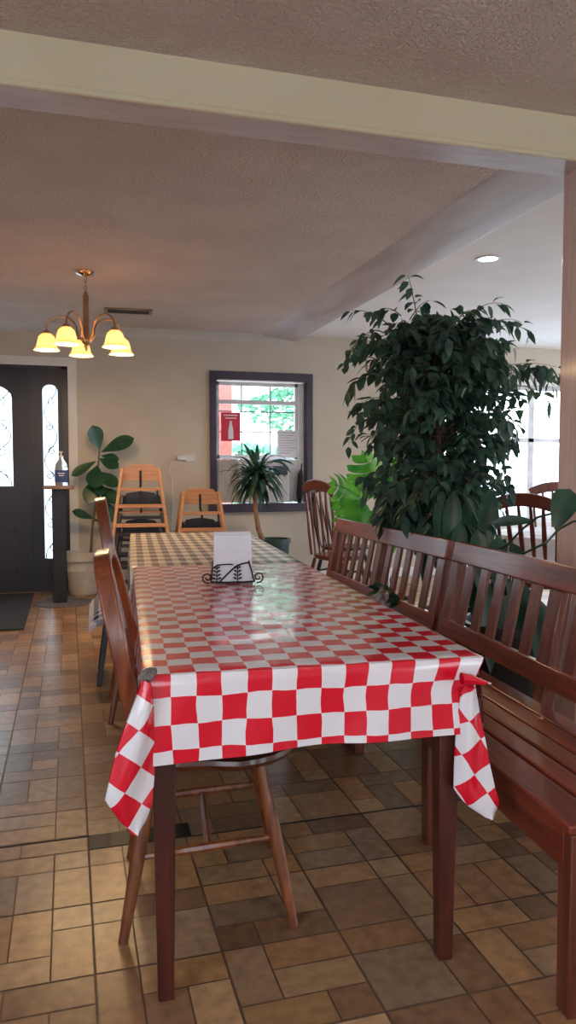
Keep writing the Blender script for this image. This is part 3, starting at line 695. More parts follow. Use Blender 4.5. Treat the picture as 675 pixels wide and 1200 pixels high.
# ---------------------------------------------------------------- benches
def bench(label, loc, rz, L=1.6):
    t = thing('slatted_bench', label, 'bench', loc, rz)
    SH = .437; D = .43
    m = MB(); y = 0
    for k, (w, g) in enumerate(((.098, .01), (.066, .01), (.066, .01), (.066, .01), (.066, .01))):
        a = y; b = y-w; MB().b2((-.0, b, SH-.022), (L, a, SH)).build('seat_slat', 'bench_x', t, bevel=.006, seg=3); y = b-g
    m = MB(); m.b2((.03, -.03, SH-.11), (L-.03, -.006, SH-.023)); m.build('apron', 'bench_x', t, bevel=.002)
    for x in (.03, L/2, L-.03): MB().b2((x-.018, -D+.03, SH-.085), (x+.018, -.03, SH-.0235)).build('seat_bearer', 'bench_z', t)
    for x in (.028, L/2, L-.028): MB().bar((x, -.032, SH-.0232), (x, -.032, 0), .055, .05, .05, .046).build('front_leg', 'bench_z', t, bevel=.004)
    def by(z): return -.405-(z-SH)*.2
    for x, w in ((.035, .06), (L/2, .055), (L-.035, .06)):
        m = MB(); m.bar((x, by(.40)-.018, 0), (x, by(.40)-.018, .40), .055, .05); m.bar((x, by(.40)-.018, .40), (x, by(.82)-.018, .82), .055, .05, .05, .03); m.build('back_leg', 'bench_z', t, bevel=.003)
    ln = V((0, 1, .2)).normalized()
    m = MB(); m.bar((.0, by(.845), .845), (L, by(.845), .845), .034, .088, side=ln); m.build('top_rail', 'bench_x', t, bevel=.006, seg=3)
    m = MB(); m.bar((.0, by(.525), .525), (L, by(.525), .525), .03, .07, side=ln); m.build('lower_rail', 'bench_x', t, bevel=.004)
    for x, w in ((.035, .07), (L/2, .075), (L-.035, .07)): MB().bar((x, by(.48)+.001, .48), (x, by(.80)+.001, .80), w, .026, side=(1, 0, 0)).build('back_stile', 'bench_z', t, bevel=.003)
    for h in (0, 1):
        a = (.07 if h == 0 else L/2+.0375); b = (L/2-.0375 if h == 0 else L-.07); n = 5; w = .058; gap = (b-a-n*w)/(n+1)
        for k in range(n): x = a+gap+(w+gap)*k+w/2; MB().bar((x, by(.55), .55), (x, by(.81), .81), w, .014, side=(1, 0, 0)).build('back_slat', 'bench_z', t, bevel=.002)
    return t
bn = bench('slatted wooden bench nearest the camera along the right side', (1.018, 1.345, 0), R(86), 1.63)
bf = bench('slatted wooden bench farther along, beside the gingham table', (1.125, 3.0, 0), R(88.5), 1.56)
# crumb on seat
tag(MB().lathe([(.001, 0), (.007, .001), (.008, .004), (.004, .007), (.001, .008)], n=8).build('crumb', 'natural_wood', loc=atz(634, 843, .4375)), 'small pale crumb lying on the nearest bench seat', 'crumb')
# ---------------------------------------------------------------- high chairs
def high_chair(name, label, loc, rz, w, strap, group):
    t = thing(name, label, 'high chair', loc, rz, group)
    def X(z): return .255-.13*z
    def Yf(z): return -.235+.24*z
    for sx in (-1, 1):
        MB().bar((sx*X(0), Yf(0), 0), (sx*X(.70), Yf(.70), .70), .026, .04).build('leg', w, t, bevel=.003)
        MB().bar((sx*X(0), .235, 0), (sx*X(.70), .075, .70), .026, .04).build('leg', w, t, bevel=.003)
    m = MB(); n = 14; ww = X(.7)+.01
    out = [(-ww-.015, .585)]+[(-ww+.0, .665), (-ww+.045, .725)]+[(-.07+.14*k/6, .735+.006*sin(pi*k/6)) for k in range(7)]+[(ww-.045, .725), (ww, .665), (ww+.015, .585)]
    m.poly([(x, .062, z) for x, z in out], (0, -.016, 0)); m.build('back_board', w, t, bevel=.002, smooth=False)
    for z, hh in ((.51, .03), (.36, .035), (.19, .035)):
        MB().b2((-X(z)+.01, Yf(z)-.024, z-hh/2), (X(z)-.01, Yf(z)-.006, z+hh/2)).build('front_rail', w, t, bevel=.003)
    for sx in (-1, 1): MB().bar((sx*X(.3), Yf(.3), .3), (sx*X(.3), .165, .3), .02, .03).build('side_rail', w, t, bevel=.002)
    m = MB(); m.b2((-.19, -.13, .295), (.19, .15, .31)); m.build('seat', w, t, bevel=.003)
    MB().b2((-.2, .15, .12), (.2, .166, .16)).build('rear_rail', w, t)
    if strap:
        m = MB(); m.sweep([(0, .04, .68), (0, .03, .55), (.0, -.125, .5), (0, -.165, .4), (.004, -.15, .3)], (0, 1, 0), .02, .004); m.build('safety_strap', 'black_strap', t)
        m = MB(); m.sweep([(X(.5)-.04, -.14, .5), (X(.5)-.035, -.155, .42), (X(.5)-.03, -.15, .36)], (0, 1, 0), .018, .004); m.build('safety_strap', 'black_strap', t)
    return t
hy = 7.05
hx = at(166, 580, hy-.1).x; hx2 = at(237, 590, hy-.1).x
g1 = 'high chairs stacked in the left pile'; g2 = 'high chairs stacked in the right pile'
high_chair('high_chair', 'dark high chair at the bottom of the taller pile', (hx, hy, 0), R(-6), 'dark_stain', False, g1)
high_chair('high_chair', 'dark high chair in the middle of the taller pile', (hx, hy, .255), R(-6), 'dark_stain', False, g1)
high_chair('high_chair', 'pale wooden high chair on top of the taller pile by the fig plant', (hx, hy, .51), R(-6), 'natural_wood', True, g1)
high_chair('high_chair', 'dark high chair under the lower pile near the window', (hx2, hy, 0), R(-4), 'dark_stain', False, g2)
high_chair('high_chair', 'pale wooden high chair on top of the lower pile near the window', (hx2, hy, .285), R(-4), 'natural_wood', True, g2)
# ---------------------------------------------------------------- outlet and cord
oa, ob = at(207, 534, YB), at(229, 540, YB)
ou = thing('power_outlet', 'white wall outlet with a plugged adapter above the lower high chairs', 'outlet', ((oa.x+ob.x)/2, YB, ob.z))
MB().b2((ob.x-.1, YB-.012, ob.z-.01), (ob.x, YB, oa.z+.01)).build('plate', 'vinyl_white', ou, True, bevel=.003)
MB().b2((oa.x, YB-.045, ob.z+.005), (ob.x-.1, YB-.004, oa.z)).build('adapter', 'vinyl_white', ou, True, bevel=.006)
m = MB(); pts = [at(x, y, YB-.02) for x, y in ((207, 537), (201, 541), (199, 552), (202, 566), (203, 590), (201, 620), (203, 655), (202, 690))]
m.tube(pts, .005, 6); m.build('power_cord', 'vinyl_white', ou, True)
# ---------------------------------------------------------------- doormats
a = atz(30, 738, 0); b = atz(38, 698, 0)
tag(MB().b2((a.x-1.0, a.y, .001), (a.x-.01, YB-.12, .012)).build('doormat', 'mat_rubber', bevel=.003), 'black rectangular doormat in front of the dark entry door', 'doormat')
# sanitizer stand: round base, dark post, wooden top
sp = atz(72, 703, 0); sp.y = 7.03; sp.x = at(72, 650, 7.03).x
sd = thing('pedestal_stand', 'dark pedestal stand with a wooden top and round base beside the door', 'stand', (sp.x, sp.y, 0))
MB().lathe([(.001, 0), (.25, 0), (.252, .005), (.245, .01), (.001, .012)], n=32).build('base', 'grey_mat', sd)
tz = at(70, 569, sp.y).z
MB().b2((-.075, -.04, .014), (.045, .045, tz-.03)).build('post', 'black_wood', sd, bevel=.004)
sx0_, sx1_ = at(51, 570, sp.y).x-sp.x, at(87, 570, sp.y).x-sp.x
MB().b2((sx0_, -.13, tz-.03), (sx1_, .11, tz)).build('top', 'plinth_stone', sd, bevel=.005)
bp_ = at(72, 560, sp.y-.03)
sb = thing('sanitizer_bottle', 'clear pump bottle of sanitizer with a blue label on the pedestal stand', 'bottle', (bp_.x, sp.y-.03, tz+.001))
f_ = lambda a, z: 1/(max(abs(cos(a)), abs(sin(a))*1.25)**.6)
MB().lathe([(.001, 0), (.052, 0), (.056, .008), (.057, .15), (.05, .19), (.028, .225), (.018, .235), (.018, .25), (.001, .25)], n=28, f=f_).build('body', 'clear_plastic', sb)
MB().lathe([(.0585, .03), (.0585, .135)], n=28, f=f_).build('label_panel', 'label_blue', sb)
m = MB()
for k, w in enumerate((.03, .022)): m.b2((-w, -.06, .105-.02*k), (w, -.0562, .112-.02*k))
m.build('label_text', 'paper', sb)
m = MB(); m.lathe([(.001, .25), (.021, .25), (.021, .262), (.006, .264), (.006, .29), (.014, .292), (.014, .3), (.001, .302)], n=14); m.box((-.02, 0, .296), (.05, .012, .01)); m.build('pump', 'vinyl_white', sb)
# ---------------------------------------------------------------- napkin holder
def onT(px, py, z): return atz(px, py, z)
n0 = onT(273, 683, .762)
nh = thing('napkin_holder', 'dark wrought-wire napkin holder with leaf ornaments on the red checked table', 'napkin holder', (n0.x, n0.y, .7585), R(-9))
zz0 = .009
m = MB(); r_ = .003
m.tube([(-.085, 0, zz0), (-.04, 0, zz0-.003), (.04, 0, zz0-.003), (.085, 0, zz0)], r_, 8)
m.tube([(-.085, .09, zz0), (.085, .09, zz0)], r_, 8)
for s in (-1, 1): m.tube([(s*.07, 0, zz0-.002), (s*.07, .09, zz0-.002)], r_, 8)
m.build('base_wire', 'dark_metal', nh)
m = MB()
for s in (-1, 1):
    m.tube([(s*(.098+.022*(1-t*.75)*cos(-1.9+t*8.5)), -.002, zz0+.016+.022*(1-t*.75)*sin(-1.9+t*8.5)) for t in [k/20 for k in range(21)]], r_, 8)
m.build('end_scroll', 'dark_metal', nh)
m = MB()
m.tube([(-.05, -.001, zz0), (-.02, -.001, zz0+.03), (.01, -.001, zz0+.058), (.035, -.001, zz0+.068), (.06, -.001, zz0+.073), (.063, -.001, zz0+.08)], r_, 8)
m.tube([(-.085, -.001, zz0), (-.08, -.001, zz0+.05), (-.06, -.001, zz0+.064), (-.02, -.001, zz0+.067), (.0, -.001, zz0+.066)], r_, 8)
m.tube([(.06, -.001, zz0+.076), (.07, -.001, zz0+.05), (.078, -.001, zz0+.015), (.085, -.001, zz0)], r_, 8)
m.tube([(-.08, .09, zz0), (-.075, .09, zz0+.07), (0, .09, zz0+.075), (.075, .09, zz0+.07), (.08, .09, zz0)], r_, 8)
m.build('front_scroll', 'dark_metal', nh)
m = MB()
for cx, tz_ in ((-.062, .052), (.018, .056)):
    m.tube([(cx, -.003, zz0), (cx, -.003, zz0+tz_+.01)], .002, 6)
    for k in range(4):
        z = zz0+.008+k*.014
        for s in (-1, 1):
            L_ = .02-.002*k; m.poly([(cx, -.004, z), (cx+s*L_*.5, -.005, z+.001), (cx+s*L_, -.006, z+.008), (cx+s*L_*.5, -.005, z+.010)], (0, .002, 0))
m.build('leaf_ornament', 'dark_metal', nh)
nk = thing('napkin_stack', 'white paper napkins standing upright in the wire holder', 'napkins', (n0.x, n0.y, .7685), R(-9))
m = MB()
for k in range(11):
    y = .008+.0072*k; j = random.uniform(-.002, .002); h = .194+random.uniform(-.004, .004) if k > 2 else .188; m.b2((-.072+j, y, .003), (.073+j, y+.0066, h))
m.build('napkins', 'paper', nk, bevel=.002)
m = MB(); m.b2((-.073, .0045, .004), (.074, .0075, .13)); m.build('front_fold', 'paper', nk, bevel=.001)
nk.location = (n0.x, n0.y, .7595)
# ---------------------------------------------------------------- chandelier
cc = atz(100, 318, 2.565)
ch = thing('chandelier', 'five-armed brushed metal chandelier with frosted bell shades, lit', 'chandelier', (cc.x, cc.y, 2.565))
def hz(py): return at(100, py, cc.y).z-2.565
MB().lathe([(.001, 0), (.068, 0), (.07, -.008), (.055, -.024), (.02, -.034), (.008, -.04), (.001, -.04)], n=28).build('ceiling_canopy', 'chrome', ch)
zc0, zc1 = -.04, hz(343); m = MB(); k = 0; z = zc0
while z > zc1+.01:
    m.tube([(0 if k % 2 else .009*cos(a), .009*cos(a) if k % 2 else 0, z-.016+.018*sin(a)) for a in [2*pi*q/12 for q in range(12)]], .0028, 6, closed=True); z -= .029; k += 1
m.build('chain', 'brushed_nickel', ch)
zb = hz(408)
MB().lathe([(.001, zc1+.012), (.012, zc1+.006), (.014, zc1-.01), (.021, zc1-.02), (.021, hz(394)), (.03, hz(396)), (.036, hz(399)), (.03, hz(402)), (.014, hz(404)), (.018, hz(406)), (.01, hz(410)), (.001, hz(412))], n=20).build('column', 'brushed_nickel', ch)
fang = atan2(cc.y, cc.x)
far = V((cc.x, cc.y, 0)).normalized(); sd_ = V((far.y, -far.x, 0))
RA = .27
for k, deg in enumerate((-8, -80, 64, -152, 136)):
    dr = far*cos(R(deg))+sd_*sin(R(deg))
    z0 = hz(399); zt = hz(371); ze = hz(390)
    pts = [dr*.03+V((0, 0, z0))]
    for q in range(15):
        a = pi*(1-q/14); pts.append(dr*(.06+(RA-.06)/2+(RA-.06)/2*cos(a))+V((0, 0, (z0+.04 if q < 7 else ze+.01)+(zt-(z0+.04 if q < 7 else ze+.01))*sin(a)**.9)))
    pts.append(dr*RA+V((0, 0, ze)))
    MB().tube(pts, .0075, 8).build('arm', 'brushed_nickel', ch)
    c = dr*RA+V((0, 0, ze))
    sh = MB().lathe([(.022, -.006), (.03, -.01), (.052, -.03), (.062, -.065), (.068, -.095), (.088, -.122), (.084, -.122), (.064, -.094), (.058, -.064), (.048, -.032), (.026, -.013)], c, 28, lambda a, z: 1+.03*sin(5*a)*max(0, (-.09-z)*30 if z < -.09 else 0)).build('shade', 'shade_glass', ch)
    MB().lathe([(.001, .012), (.02, .01), (.028, -.002), (.03, -.012), (.001, -.014)], c, 18).build('socket_cap', 'brushed_nickel', ch)
    MB().lathe([(.001, -.03), (.014, -.035), (.022, -.06), (.024, -.075), (.018, -.092), (.001, -.1)], c, 16).build('bulb', 'bulb_glow', ch)
    l = bpy.data.lights.new('bulb_light', 'POINT'); l.energy = 11; l.color = (1, .68, .36); l.shadow_soft_size = .03
    lo = bpy.data.objects.new('bulb_light', l); C.objects.link(lo); lo.parent = ch; lo.location = c+V((0, 0, -.11))
# ceiling vent
va = atz(122, 362, 2.565); vb = atz(178, 366, 2.565)
vt = thing('ceiling_vent', 'rectangular metal air vent in the ceiling beyond the chandelier', 'vent', ((va.x+vb.x)/2, (va.y+vb.y)/2, 2.56), R(-3))
vw = (vb.x-va.x)/2
m = MB(); m.b2((-vw, -.1, -.006), (vw, -.075, .004)); m.b2((-vw, .075, -.006), (vw, .1, .004)); m.b2((-vw, -.1, -.006), (-vw+.03, .1, .004)); m.b2((vw-.03, -.1, -.006), (vw, .1, .004)); m.build('frame', 'brushed_nickel', vt)
MB().b2((-vw+.02, -.08, .0), (vw-.02, .08, .003)).build('backing', 'black_trim', vt)
m = MB()
for k in range(6): m.bar((-vw+.03, -.06+.024*k, -.004), (vw-.03, -.06+.024*k, -.004), .014, .002, side=(0, 1, .6))
m.build('louvre', 'iron', vt)
# recessed light in the right ceiling
rl = atz(572, 303, RCZ)
dl = thing('recessed_light', 'round white recessed light in the ceiling above the ficus', 'ceiling light', (rl.x, rl.y, RCZ))
MB().lathe([(.062, -.001), (.085, -.001), (.085, -.008), (.062, -.006)], n=32, f=lambda a, z: 1).build('trim_ring', 'vinyl_white', dl)
MB().lathe([(.001, -.003), (.063, -.003), (.063, -.001), (.001, -.001)], n=32).build('lens', 'downlight_glow', dl)
l = bpy.data.lights.new('downlight', 'AREA'); l.shape = 'DISK'; l.size = .12; l.energy = 8; l.color = (1, .96, .9)
lo = bpy.data.objects.new('downlight', l); C.objects.link(lo); lo.location = (rl.x, rl.y, RCZ-.012)
# ---------------------------------------------------------------- plants
def leaf(m, base, d, nrm, L, W, droop=.25, n=5, fold=.25, shape=None):
    d = V(d).normalized(); nrm = V(nrm); nrm = (nrm-d*nrm.dot(d)).normalized(); sd = d.cross(nrm)
    vs = []; base = V(base)
    for k in range(n+1):
        t = k/n; w = (shape(t) if shape else sin(pi*t**.8)**.8 if 0 < t < 1 else 0)*W/2
        c = base+d*(L*t*(1-.25*droop*t))+V((0, 0, -1))*(droop*L*t*t*.8)
        vs += [c-sd*w+nrm*(fold*w), c, c+sd*w+nrm*(fold*w)]
    m.add(vs, [(k*3+q, k*3+q+1, k*3+q+4, k*3+q+3) for k in range(n) for q in (0, 1)])
def pot(t, mat, r0, r1, h, rim=.02, z0=0, soil=True):
    MB().lathe([(.001, z0), (r0, z0), (r0+(r1-r0)*.5, z0+h*.5), (r1, z0+h-.04), (r1+rim, z0+h-.038), (r1+rim, z0+h), (r1-.012, z0+h), (r1-.015, z0+h-.05), (.001, z0+h-.05)], n=32).build('pot', mat, t)
    if soil: MB().lathe([(.001, z0+h-.048), (r1-.016, z0+h-.048), (r1-.016, z0+h-.04), (.001, z0+h-.03)], n=20).build('soil', 'soil', t)
# ficus
FB = V((2.0, 3.68, 0))
def fpt(px, py, dy=0): return at(px, py, FB.y+dy)
fx = thing('ficus_tree', 'tall bushy artificial ficus tree behind the benches, against the bright window', 'plant', FB)
pot(fx, 'pot_dark', .17, .22, .42)
rn = random.Random(11)
trunk = MB(); fo = MB(); tw = MB()
cx0 = fpt(512, 500)
tr_pts = [(FB.x, FB.y, .26), (FB.x-.02, FB.y-.01, .7), (cx0.x+.02, FB.y, 1.1), (cx0.x, FB.y, 1.6), (cx0.x, FB.y, 2.0)]
trunk.tube(tr_pts, [.028, .026, .022, .016, .008], 8)
trunk.tube([(FB.x+.04, FB.y+.02, .26), (FB.x+.07, FB.y, .7), (cx0.x+.1, FB.y+.04, 1.1), (cx0.x+.12, FB.y+.05, 1.5)], [.022, .02, .016, .008], 8)
trunk.tube([(FB.x-.04, FB.y-.02, .26), (FB.x-.06, FB.y-.04, .7), (cx0.x-.08, FB.y-.03, 1.2), (cx0.x-.12, FB.y, 1.6)], [.02, .018, .014, .007], 8)
trunk.build('trunk', 'bark', fx, True)
def twig(p0, p2, sagk=.1, start=.35, nl=12, size=1.0):
    p0 = V(p0); p2 = V(p2); mid = (p0+p2)/2+V((0, 0, .12*(p2-p0).length+sagk)); pts = curve(p0, mid, p2, 8)
    tw.tube(pts, [.004-.0028*k/8 for k in range(9)], 4)
    for k in range(nl):
        t = start+(1-start)*k/(nl-1); q = min(int(t*8), 7); g = t*8-q; p = pts[q].lerp(pts[q+1], g); d = (pts[q+1]-pts[q]).normalized()
        s = V((rn.gauss(0, 1), rn.gauss(0, 1), rn.gauss(0, .5)-.25)); s = (s-d*s.dot(d)*.5).normalized()
        dd = (d*.5+s*.9+V((0, 0, -.35))).normalized(); nn = V((rn.gauss(0, .5), rn.gauss(0, .5)-.25, 1))
        leaf(fo, p+dd*.008, dd, nn, rn.uniform(.06, .092)*size, rn.uniform(.032, .047)*size, rn.uniform(.1, .5), 4, .3)
def halfw(z):                                      # crown half width by height
    tbl = [(.78, .10), (.9, .26), (1.05, .38), (1.2, .43), (1.4, .44), (1.6, .46), (1.75, .46), (1.9, .42), (2.02, .28), (2.1, .1)]
    for (a, b), (c, d) in zip(tbl, tbl[1:]):
        if a <= z <= c: return b+(d-b)*(z-a)/(c-a)
    return .1
for k in range(430):
    z = rn.uniform(.84, 2.06); w = halfw(z); a = rn.uniform(0, 2*pi); rr = w*rn.uniform(.45, 1.0)
    cxz = cx0.x+.0; end = V((cxz+rr*cos(a), FB.y+rr*sin(a)*.9, z-rn.uniform(0, .1)))
    zb_ = min(1.85, max(.95, z-rn.uniform(.02, .3))); st_ = V((cx0.x+rn.uniform(-.06, .06), FB.y+rn.uniform(-.05, .05), zb_))
    if end.z < .9: end.z = .9
    twig(st_, end, .05, .35, 14)
def sprig(px0, py0, px1, py1, dy=0, nl=10, sag=.03, size=1.0): twig(fpt(px0, py0, dy), fpt(px1, py1, dy), sag, .25, nl, size)
sprig(490, 380, 478, 322, 0, 11, .0); sprig(480, 375, 505, 352, 0, 7)
sprig(540, 380, 590, 356, 0, 9, .05); sprig(550, 400, 622, 388, 0, 10, .06); sprig(560, 390, 612, 378, .1, 8, .05)
sprig(460, 385, 412, 364, 0, 10, .03); sprig(450, 390, 405, 425, 0, 12, .1, .75); sprig(445, 400, 407, 415, .1, 8, .1, .7); sprig(440, 400, 402, 430, .05, 10, .12, .7)
sprig(450, 440, 408, 458, 0, 12, .05, 1.15); sprig(455, 470, 415, 480, 0, 9, .05, 1.1); sprig(440, 490, 408, 522, 0, 12, .1, .7)
sprig(470, 370, 445, 362, 0, 7, .02); sprig(560, 440, 652, 430, 0, 16, .02, 1.1); sprig(570, 450, 655, 442, .15, 16, .03, 1.1); sprig(575, 470, 612, 468, 0, 10, .04); sprig(590, 440, 650, 452, .05, 14, .05, 1.1); sprig(595, 455, 645, 470, .1, 8, .05)
sprig(580, 480, 600, 520, 0, 9, .06); sprig(570, 500, 592, 560, 0, 10, .06); sprig(575, 480, 600, 500, 0, 9, .05)
for x0_, y0_, x1_, y1_ in ((510, 590, 505, 645), (515, 600, 525, 640), (505, 600, 495, 640), (500, 580, 470, 610), (480, 560, 448, 600), (520, 600, 512, 655), (530, 590, 540, 632), (545, 560, 560, 600)): sprig(x0_, y0_, x1_, y1_, -.28, 14, .05)
tw.build('twigs', 'bark', fx, True); fo.build('foliage', 'leaf_ficus', fx, True)
# large-leaved plant with a vine
BP = V((1.96, 3.06, 0))
bl = thing('large_leaved_plant', 'plant with big drooping dark green leaves just behind the bench joint and the post', 'plant', (BP.x, BP.y, 0))
pot(bl, 'pot_dark', .16, .21, .5)
fo = MB(); stm = MB()
def bigleaf(px, py, dx, dy, L, W, Yd, droop=.3, nrm=(-.3, -1, .35)):      # leaf base px, direction in picture sense
    b = at(px, py, Yd); e = at(px+dx, py+dy, Yd-.05); d = (e-b).normalized()
    leaf(fo, b, d, nrm, L, W, droop, 8, .22, lambda t: sin(pi*t**.75)**.75 if 0 < t < 1 else 0)
    stm.tube(curve((BP.x, BP.y, .26), (b.x*.5+BP.x*.5, b.y*.5+BP.y*.5, b.z+.02), b, 8), [.005]*9, 5)
for a in ((515, 585, 2, 40, .26, .075, 3.25), (532, 575, -4, 60, .36, .09, 3.2), (548, 580, 6, 60, .36, .085, 3.25), (524, 600, -6, 50, .28, .08, 3.3), (575, 572, -6, 50, .34, .09, 3.1), (560, 620, 4, 50, .28, .1, 3.05),
          (583, 628, 2, 45, .26, .09, 3.0), (600, 636, 10, 30, .18, .07, 3.0), (575, 615, 25, -8, .22, .05, 3.0), (540, 612, -6, 50, .28, .08, 3.1), (592, 632, -16, 30, .2, .07, 3.05), (606, 650, 20, 15, .12, .04, 2.95), (540, 590, 16, 50, .32, .08, 3.3),
          (555, 650, 6, 60, .36, .1, 3.1), (590, 670, -4, 60, .36, .1, 3.0), (610, 680, 8, 60, .34, .1, 2.95), (530, 640, 2, 60, .36, .09, 3.25), (572, 680, 2, 60, .36, .1, 3.0), (505, 620, -6, 40, .26, .08, 3.35), (630, 700, 4, 50, .32, .1, 2.85)): bigleaf(*a)
vpts = [at(x, y, Yq) for x, y, Yq in ((575, 650, 2.8), (595, 638, 2.7), (612, 620, 2.6), (630, 606, 2.5), (650, 601, 2.45), (668, 598, 2.4), (690, 596, 2.4))]
stm.tube(vpts, .0045, 6); v2 = [at(x, y, Yq) for x, y, Yq in ((585, 660, 2.75), (615, 648, 2.5), (640, 636, 2.42), (655, 620, 2.4), (672, 611, 2.4), (695, 610, 2.4))]; stm.tube(v2, .0045, 6)
stm.tube(curve((BP.x, BP.y, .26), (BP.x, BP.y, .7), v2[0], 8), .005, 6); stm.tube(curve((BP.x, BP.y, .26), (BP.x-.05, BP.y, .8), vpts[0], 8), .005, 6)
b = at(672, 574, 2.38)
leaf(fo, at(668, 573, 2.4), at(648, 622, 2.38)-at(668, 573, 2.4), (-.5, -1, .4), .16, .10, .1, 8, .15, lambda t: sin(pi*t**.6)**.7 if 0 < t < 1 else 0)
leaf(fo, at(690, 572, 2.4), at(680, 612, 2.38)-at(690, 572, 2.4), (-.5, -1, .4), .13, .08, .1, 8, .15)
stm.tube(curve(vpts[5], at(672, 586, 2.4), at(668, 573, 2.4), 5), .003, 5); stm.tube(curve(vpts[6], at(695, 585, 2.4), at(690, 572, 2.4), 5), .003, 5)
stm.build('stems', 'leaf_dark', bl, True); fo.build('leaves', 'leaf_dark', bl, True)
# monstera
MP = V((2.08, 4.75, 0))
mo = thing('monstera_plant', 'bright green split-leaf monstera behind the farther bench', 'plant', MP)
pot(mo, 'pot_dark', .13, .17, .32)
fo = MB(); stm = MB()
def split_leaf(base, tip, nrm, W, n=5):
    base = V(base); tip = V(tip); d = tip-base; L = d.length; d.normalize(); nrm = V(nrm); nrm = (nrm-d*nrm.dot(d)).normalized(); sd = d.cross(nrm)
    def rib(t): return base+d*(L*t)+nrm*(.12*L*sin(pi*t))
    for s in (-1, 1):
        for k in range(n):
            t0 = -.04+k/n*.96; t1 = t0+.96/n*1.0; tm = (t0+t1)/2
            w = W/2*(sin(pi*min(1, (tm*.86+.16)))**.7); K = 6; vs = []
            for q in range(K+1):
                f = q/K; th = (t1-t0)*L*(.5 if q == 0 else (.5*(1-.12*f**3)) if f < .99 else .33)
                c = rib(tm)+sd*(s*w*f)+d*(w*.3*f*f)-nrm*(w*.5*f*f); vs += [c-d*th, c+d*th]
            fo.add(vs, [(2*q, 2*q+1, 2*q+3, 2*q+2) for q in range(K)])
    fo.add([rib(.85)-sd*W*.12, rib(.85)+sd*W*.12, rib(1.0)], [(0, 1, 2)])
    stm.tube([rib(t/8) for t in range(8)], .0035, 5)
for (bx, by_, tx, ty, W, dy) in ((420, 582, 384, 566, .24, 0), (440, 580, 424, 527, .30, .1), (425, 590, 398, 628, .24, -.1), (442, 600, 436, 634, .24, -.05), (440, 612, 478, 640, .24, 0), (448, 575, 470, 540, .24, .15), (425, 600, 385, 590, .16, .15)):
    b = at(bx, by_, MP.y+dy); e = at(tx, ty, MP.y+dy-.06); split_leaf(b, e, (-.2, -1, .5), W)
    stm.tube(curve((MP.x, MP.y, .3), (MP.x, MP.y, b.z*.8), b, 8), .006, 6)
fo.build('leaves', 'leaf_monstera', mo, True); stm.build('stems', 'leaf_monstera', mo, True)
# low leafy sprig poking through the farther bench back
LP = at(455, 694, 3.5)
lo_ = thing('trailing_plant', 'small trailing plant whose leaves poke through the farther bench slats', 'plant', (1.86, 4.12, 0))
pot(lo_, 'pot_dark', .08, .1, .16)
fo = MB(); stm = MB()
stm.tube(curve((1.86, 4.12, .12), (LP.x+.2, 3.95, .8), LP, 8), .004, 5)
for k in range(12):
    p = LP+V((rn.uniform(-.03, .04), rn.uniform(-.12, .1), rn.uniform(-.03, .03))); leaf(fo, p, (rn.uniform(-1, .2), rn.uniform(-1, 1), rn.uniform(-.3, .5)), (0, -.6, 1), .09, .04, .3, 5)
stm.build('stem', 'leaf_dark', lo_, True); fo.build('leaves', 'leaf_dark', lo_, True)
# fiddle-leaf fig in white pot
GP = atz(98, 696, 0); GY = 7.53; gx = at(98, 660, GY).x
fg = thing('fiddle_leaf_fig', 'fiddle-leaf fig in a big white pot between the door and the high chairs', 'plant', (gx, GY, 0))
gh = at(98, 646, GY).z
MB().lathe([(.001, 0), (.13, 0), (.145, .02), (.152, gh*.55), (.156, gh*.56), (.152, gh*.58), (.158, gh-.09), (.178, gh-.085), (.18, gh), (.165, gh), (.16, gh-.06), (.001, gh-.06)], n=36).build('pot', 'pot_white', fg)
MB().lathe([(.001, gh-.058), (.158, gh-.058), (.158, gh-.05), (.001, gh-.04)], n=20).build('soil', 'soil', fg)
m = MB(); tp = [at(x, y, GY) for x, y in ((106, 648), (108, 620), (112, 590), (114, 560), (116, 535), (117, 522))]; tp[0].z = gh-.07
m.tube(tp, [.013, .012, .011, .009, .007, .004], 8); m.build('trunk', 'bark', fg, True)
fo = MB(); fs = lambda t: (sin(pi*min(1, t**1.35)))**.7*(.75+.35*t) if 0 < t < 1 else 0
for (x0_, y0_, x1_, y1_, W, dy) in ((117, 528, 108, 497, .17, 0), (118, 530, 158, 512, .16, -.02), (118, 534, 140, 538, .10, .05), (116, 537, 139, 548, .14, -.08), (113, 540, 83, 557, .10, 0), (114, 545, 110, 572, .19, -.1),
       (114, 552, 138, 570, .15, -.05), (113, 560, 103, 590, .17, -.05), (112, 570, 140, 588, .16, .02), (110, 608, 84, 598, .10, -.02), (112, 580, 138, 612, .14, .05), (113, 565, 120, 580, .12, -.1), (108, 610, 132, 606, .12, .05)):
    b = at(x0_, y0_, GY); e = at(x1_, y1_, GY+dy-.04); L_ = (e-b).length; leaf(fo, b, e-b, (.15, -1, .6), L_, W, .04, 9, .15, fs)
fo.build('leaves', 'leaf_fig', fg, True)
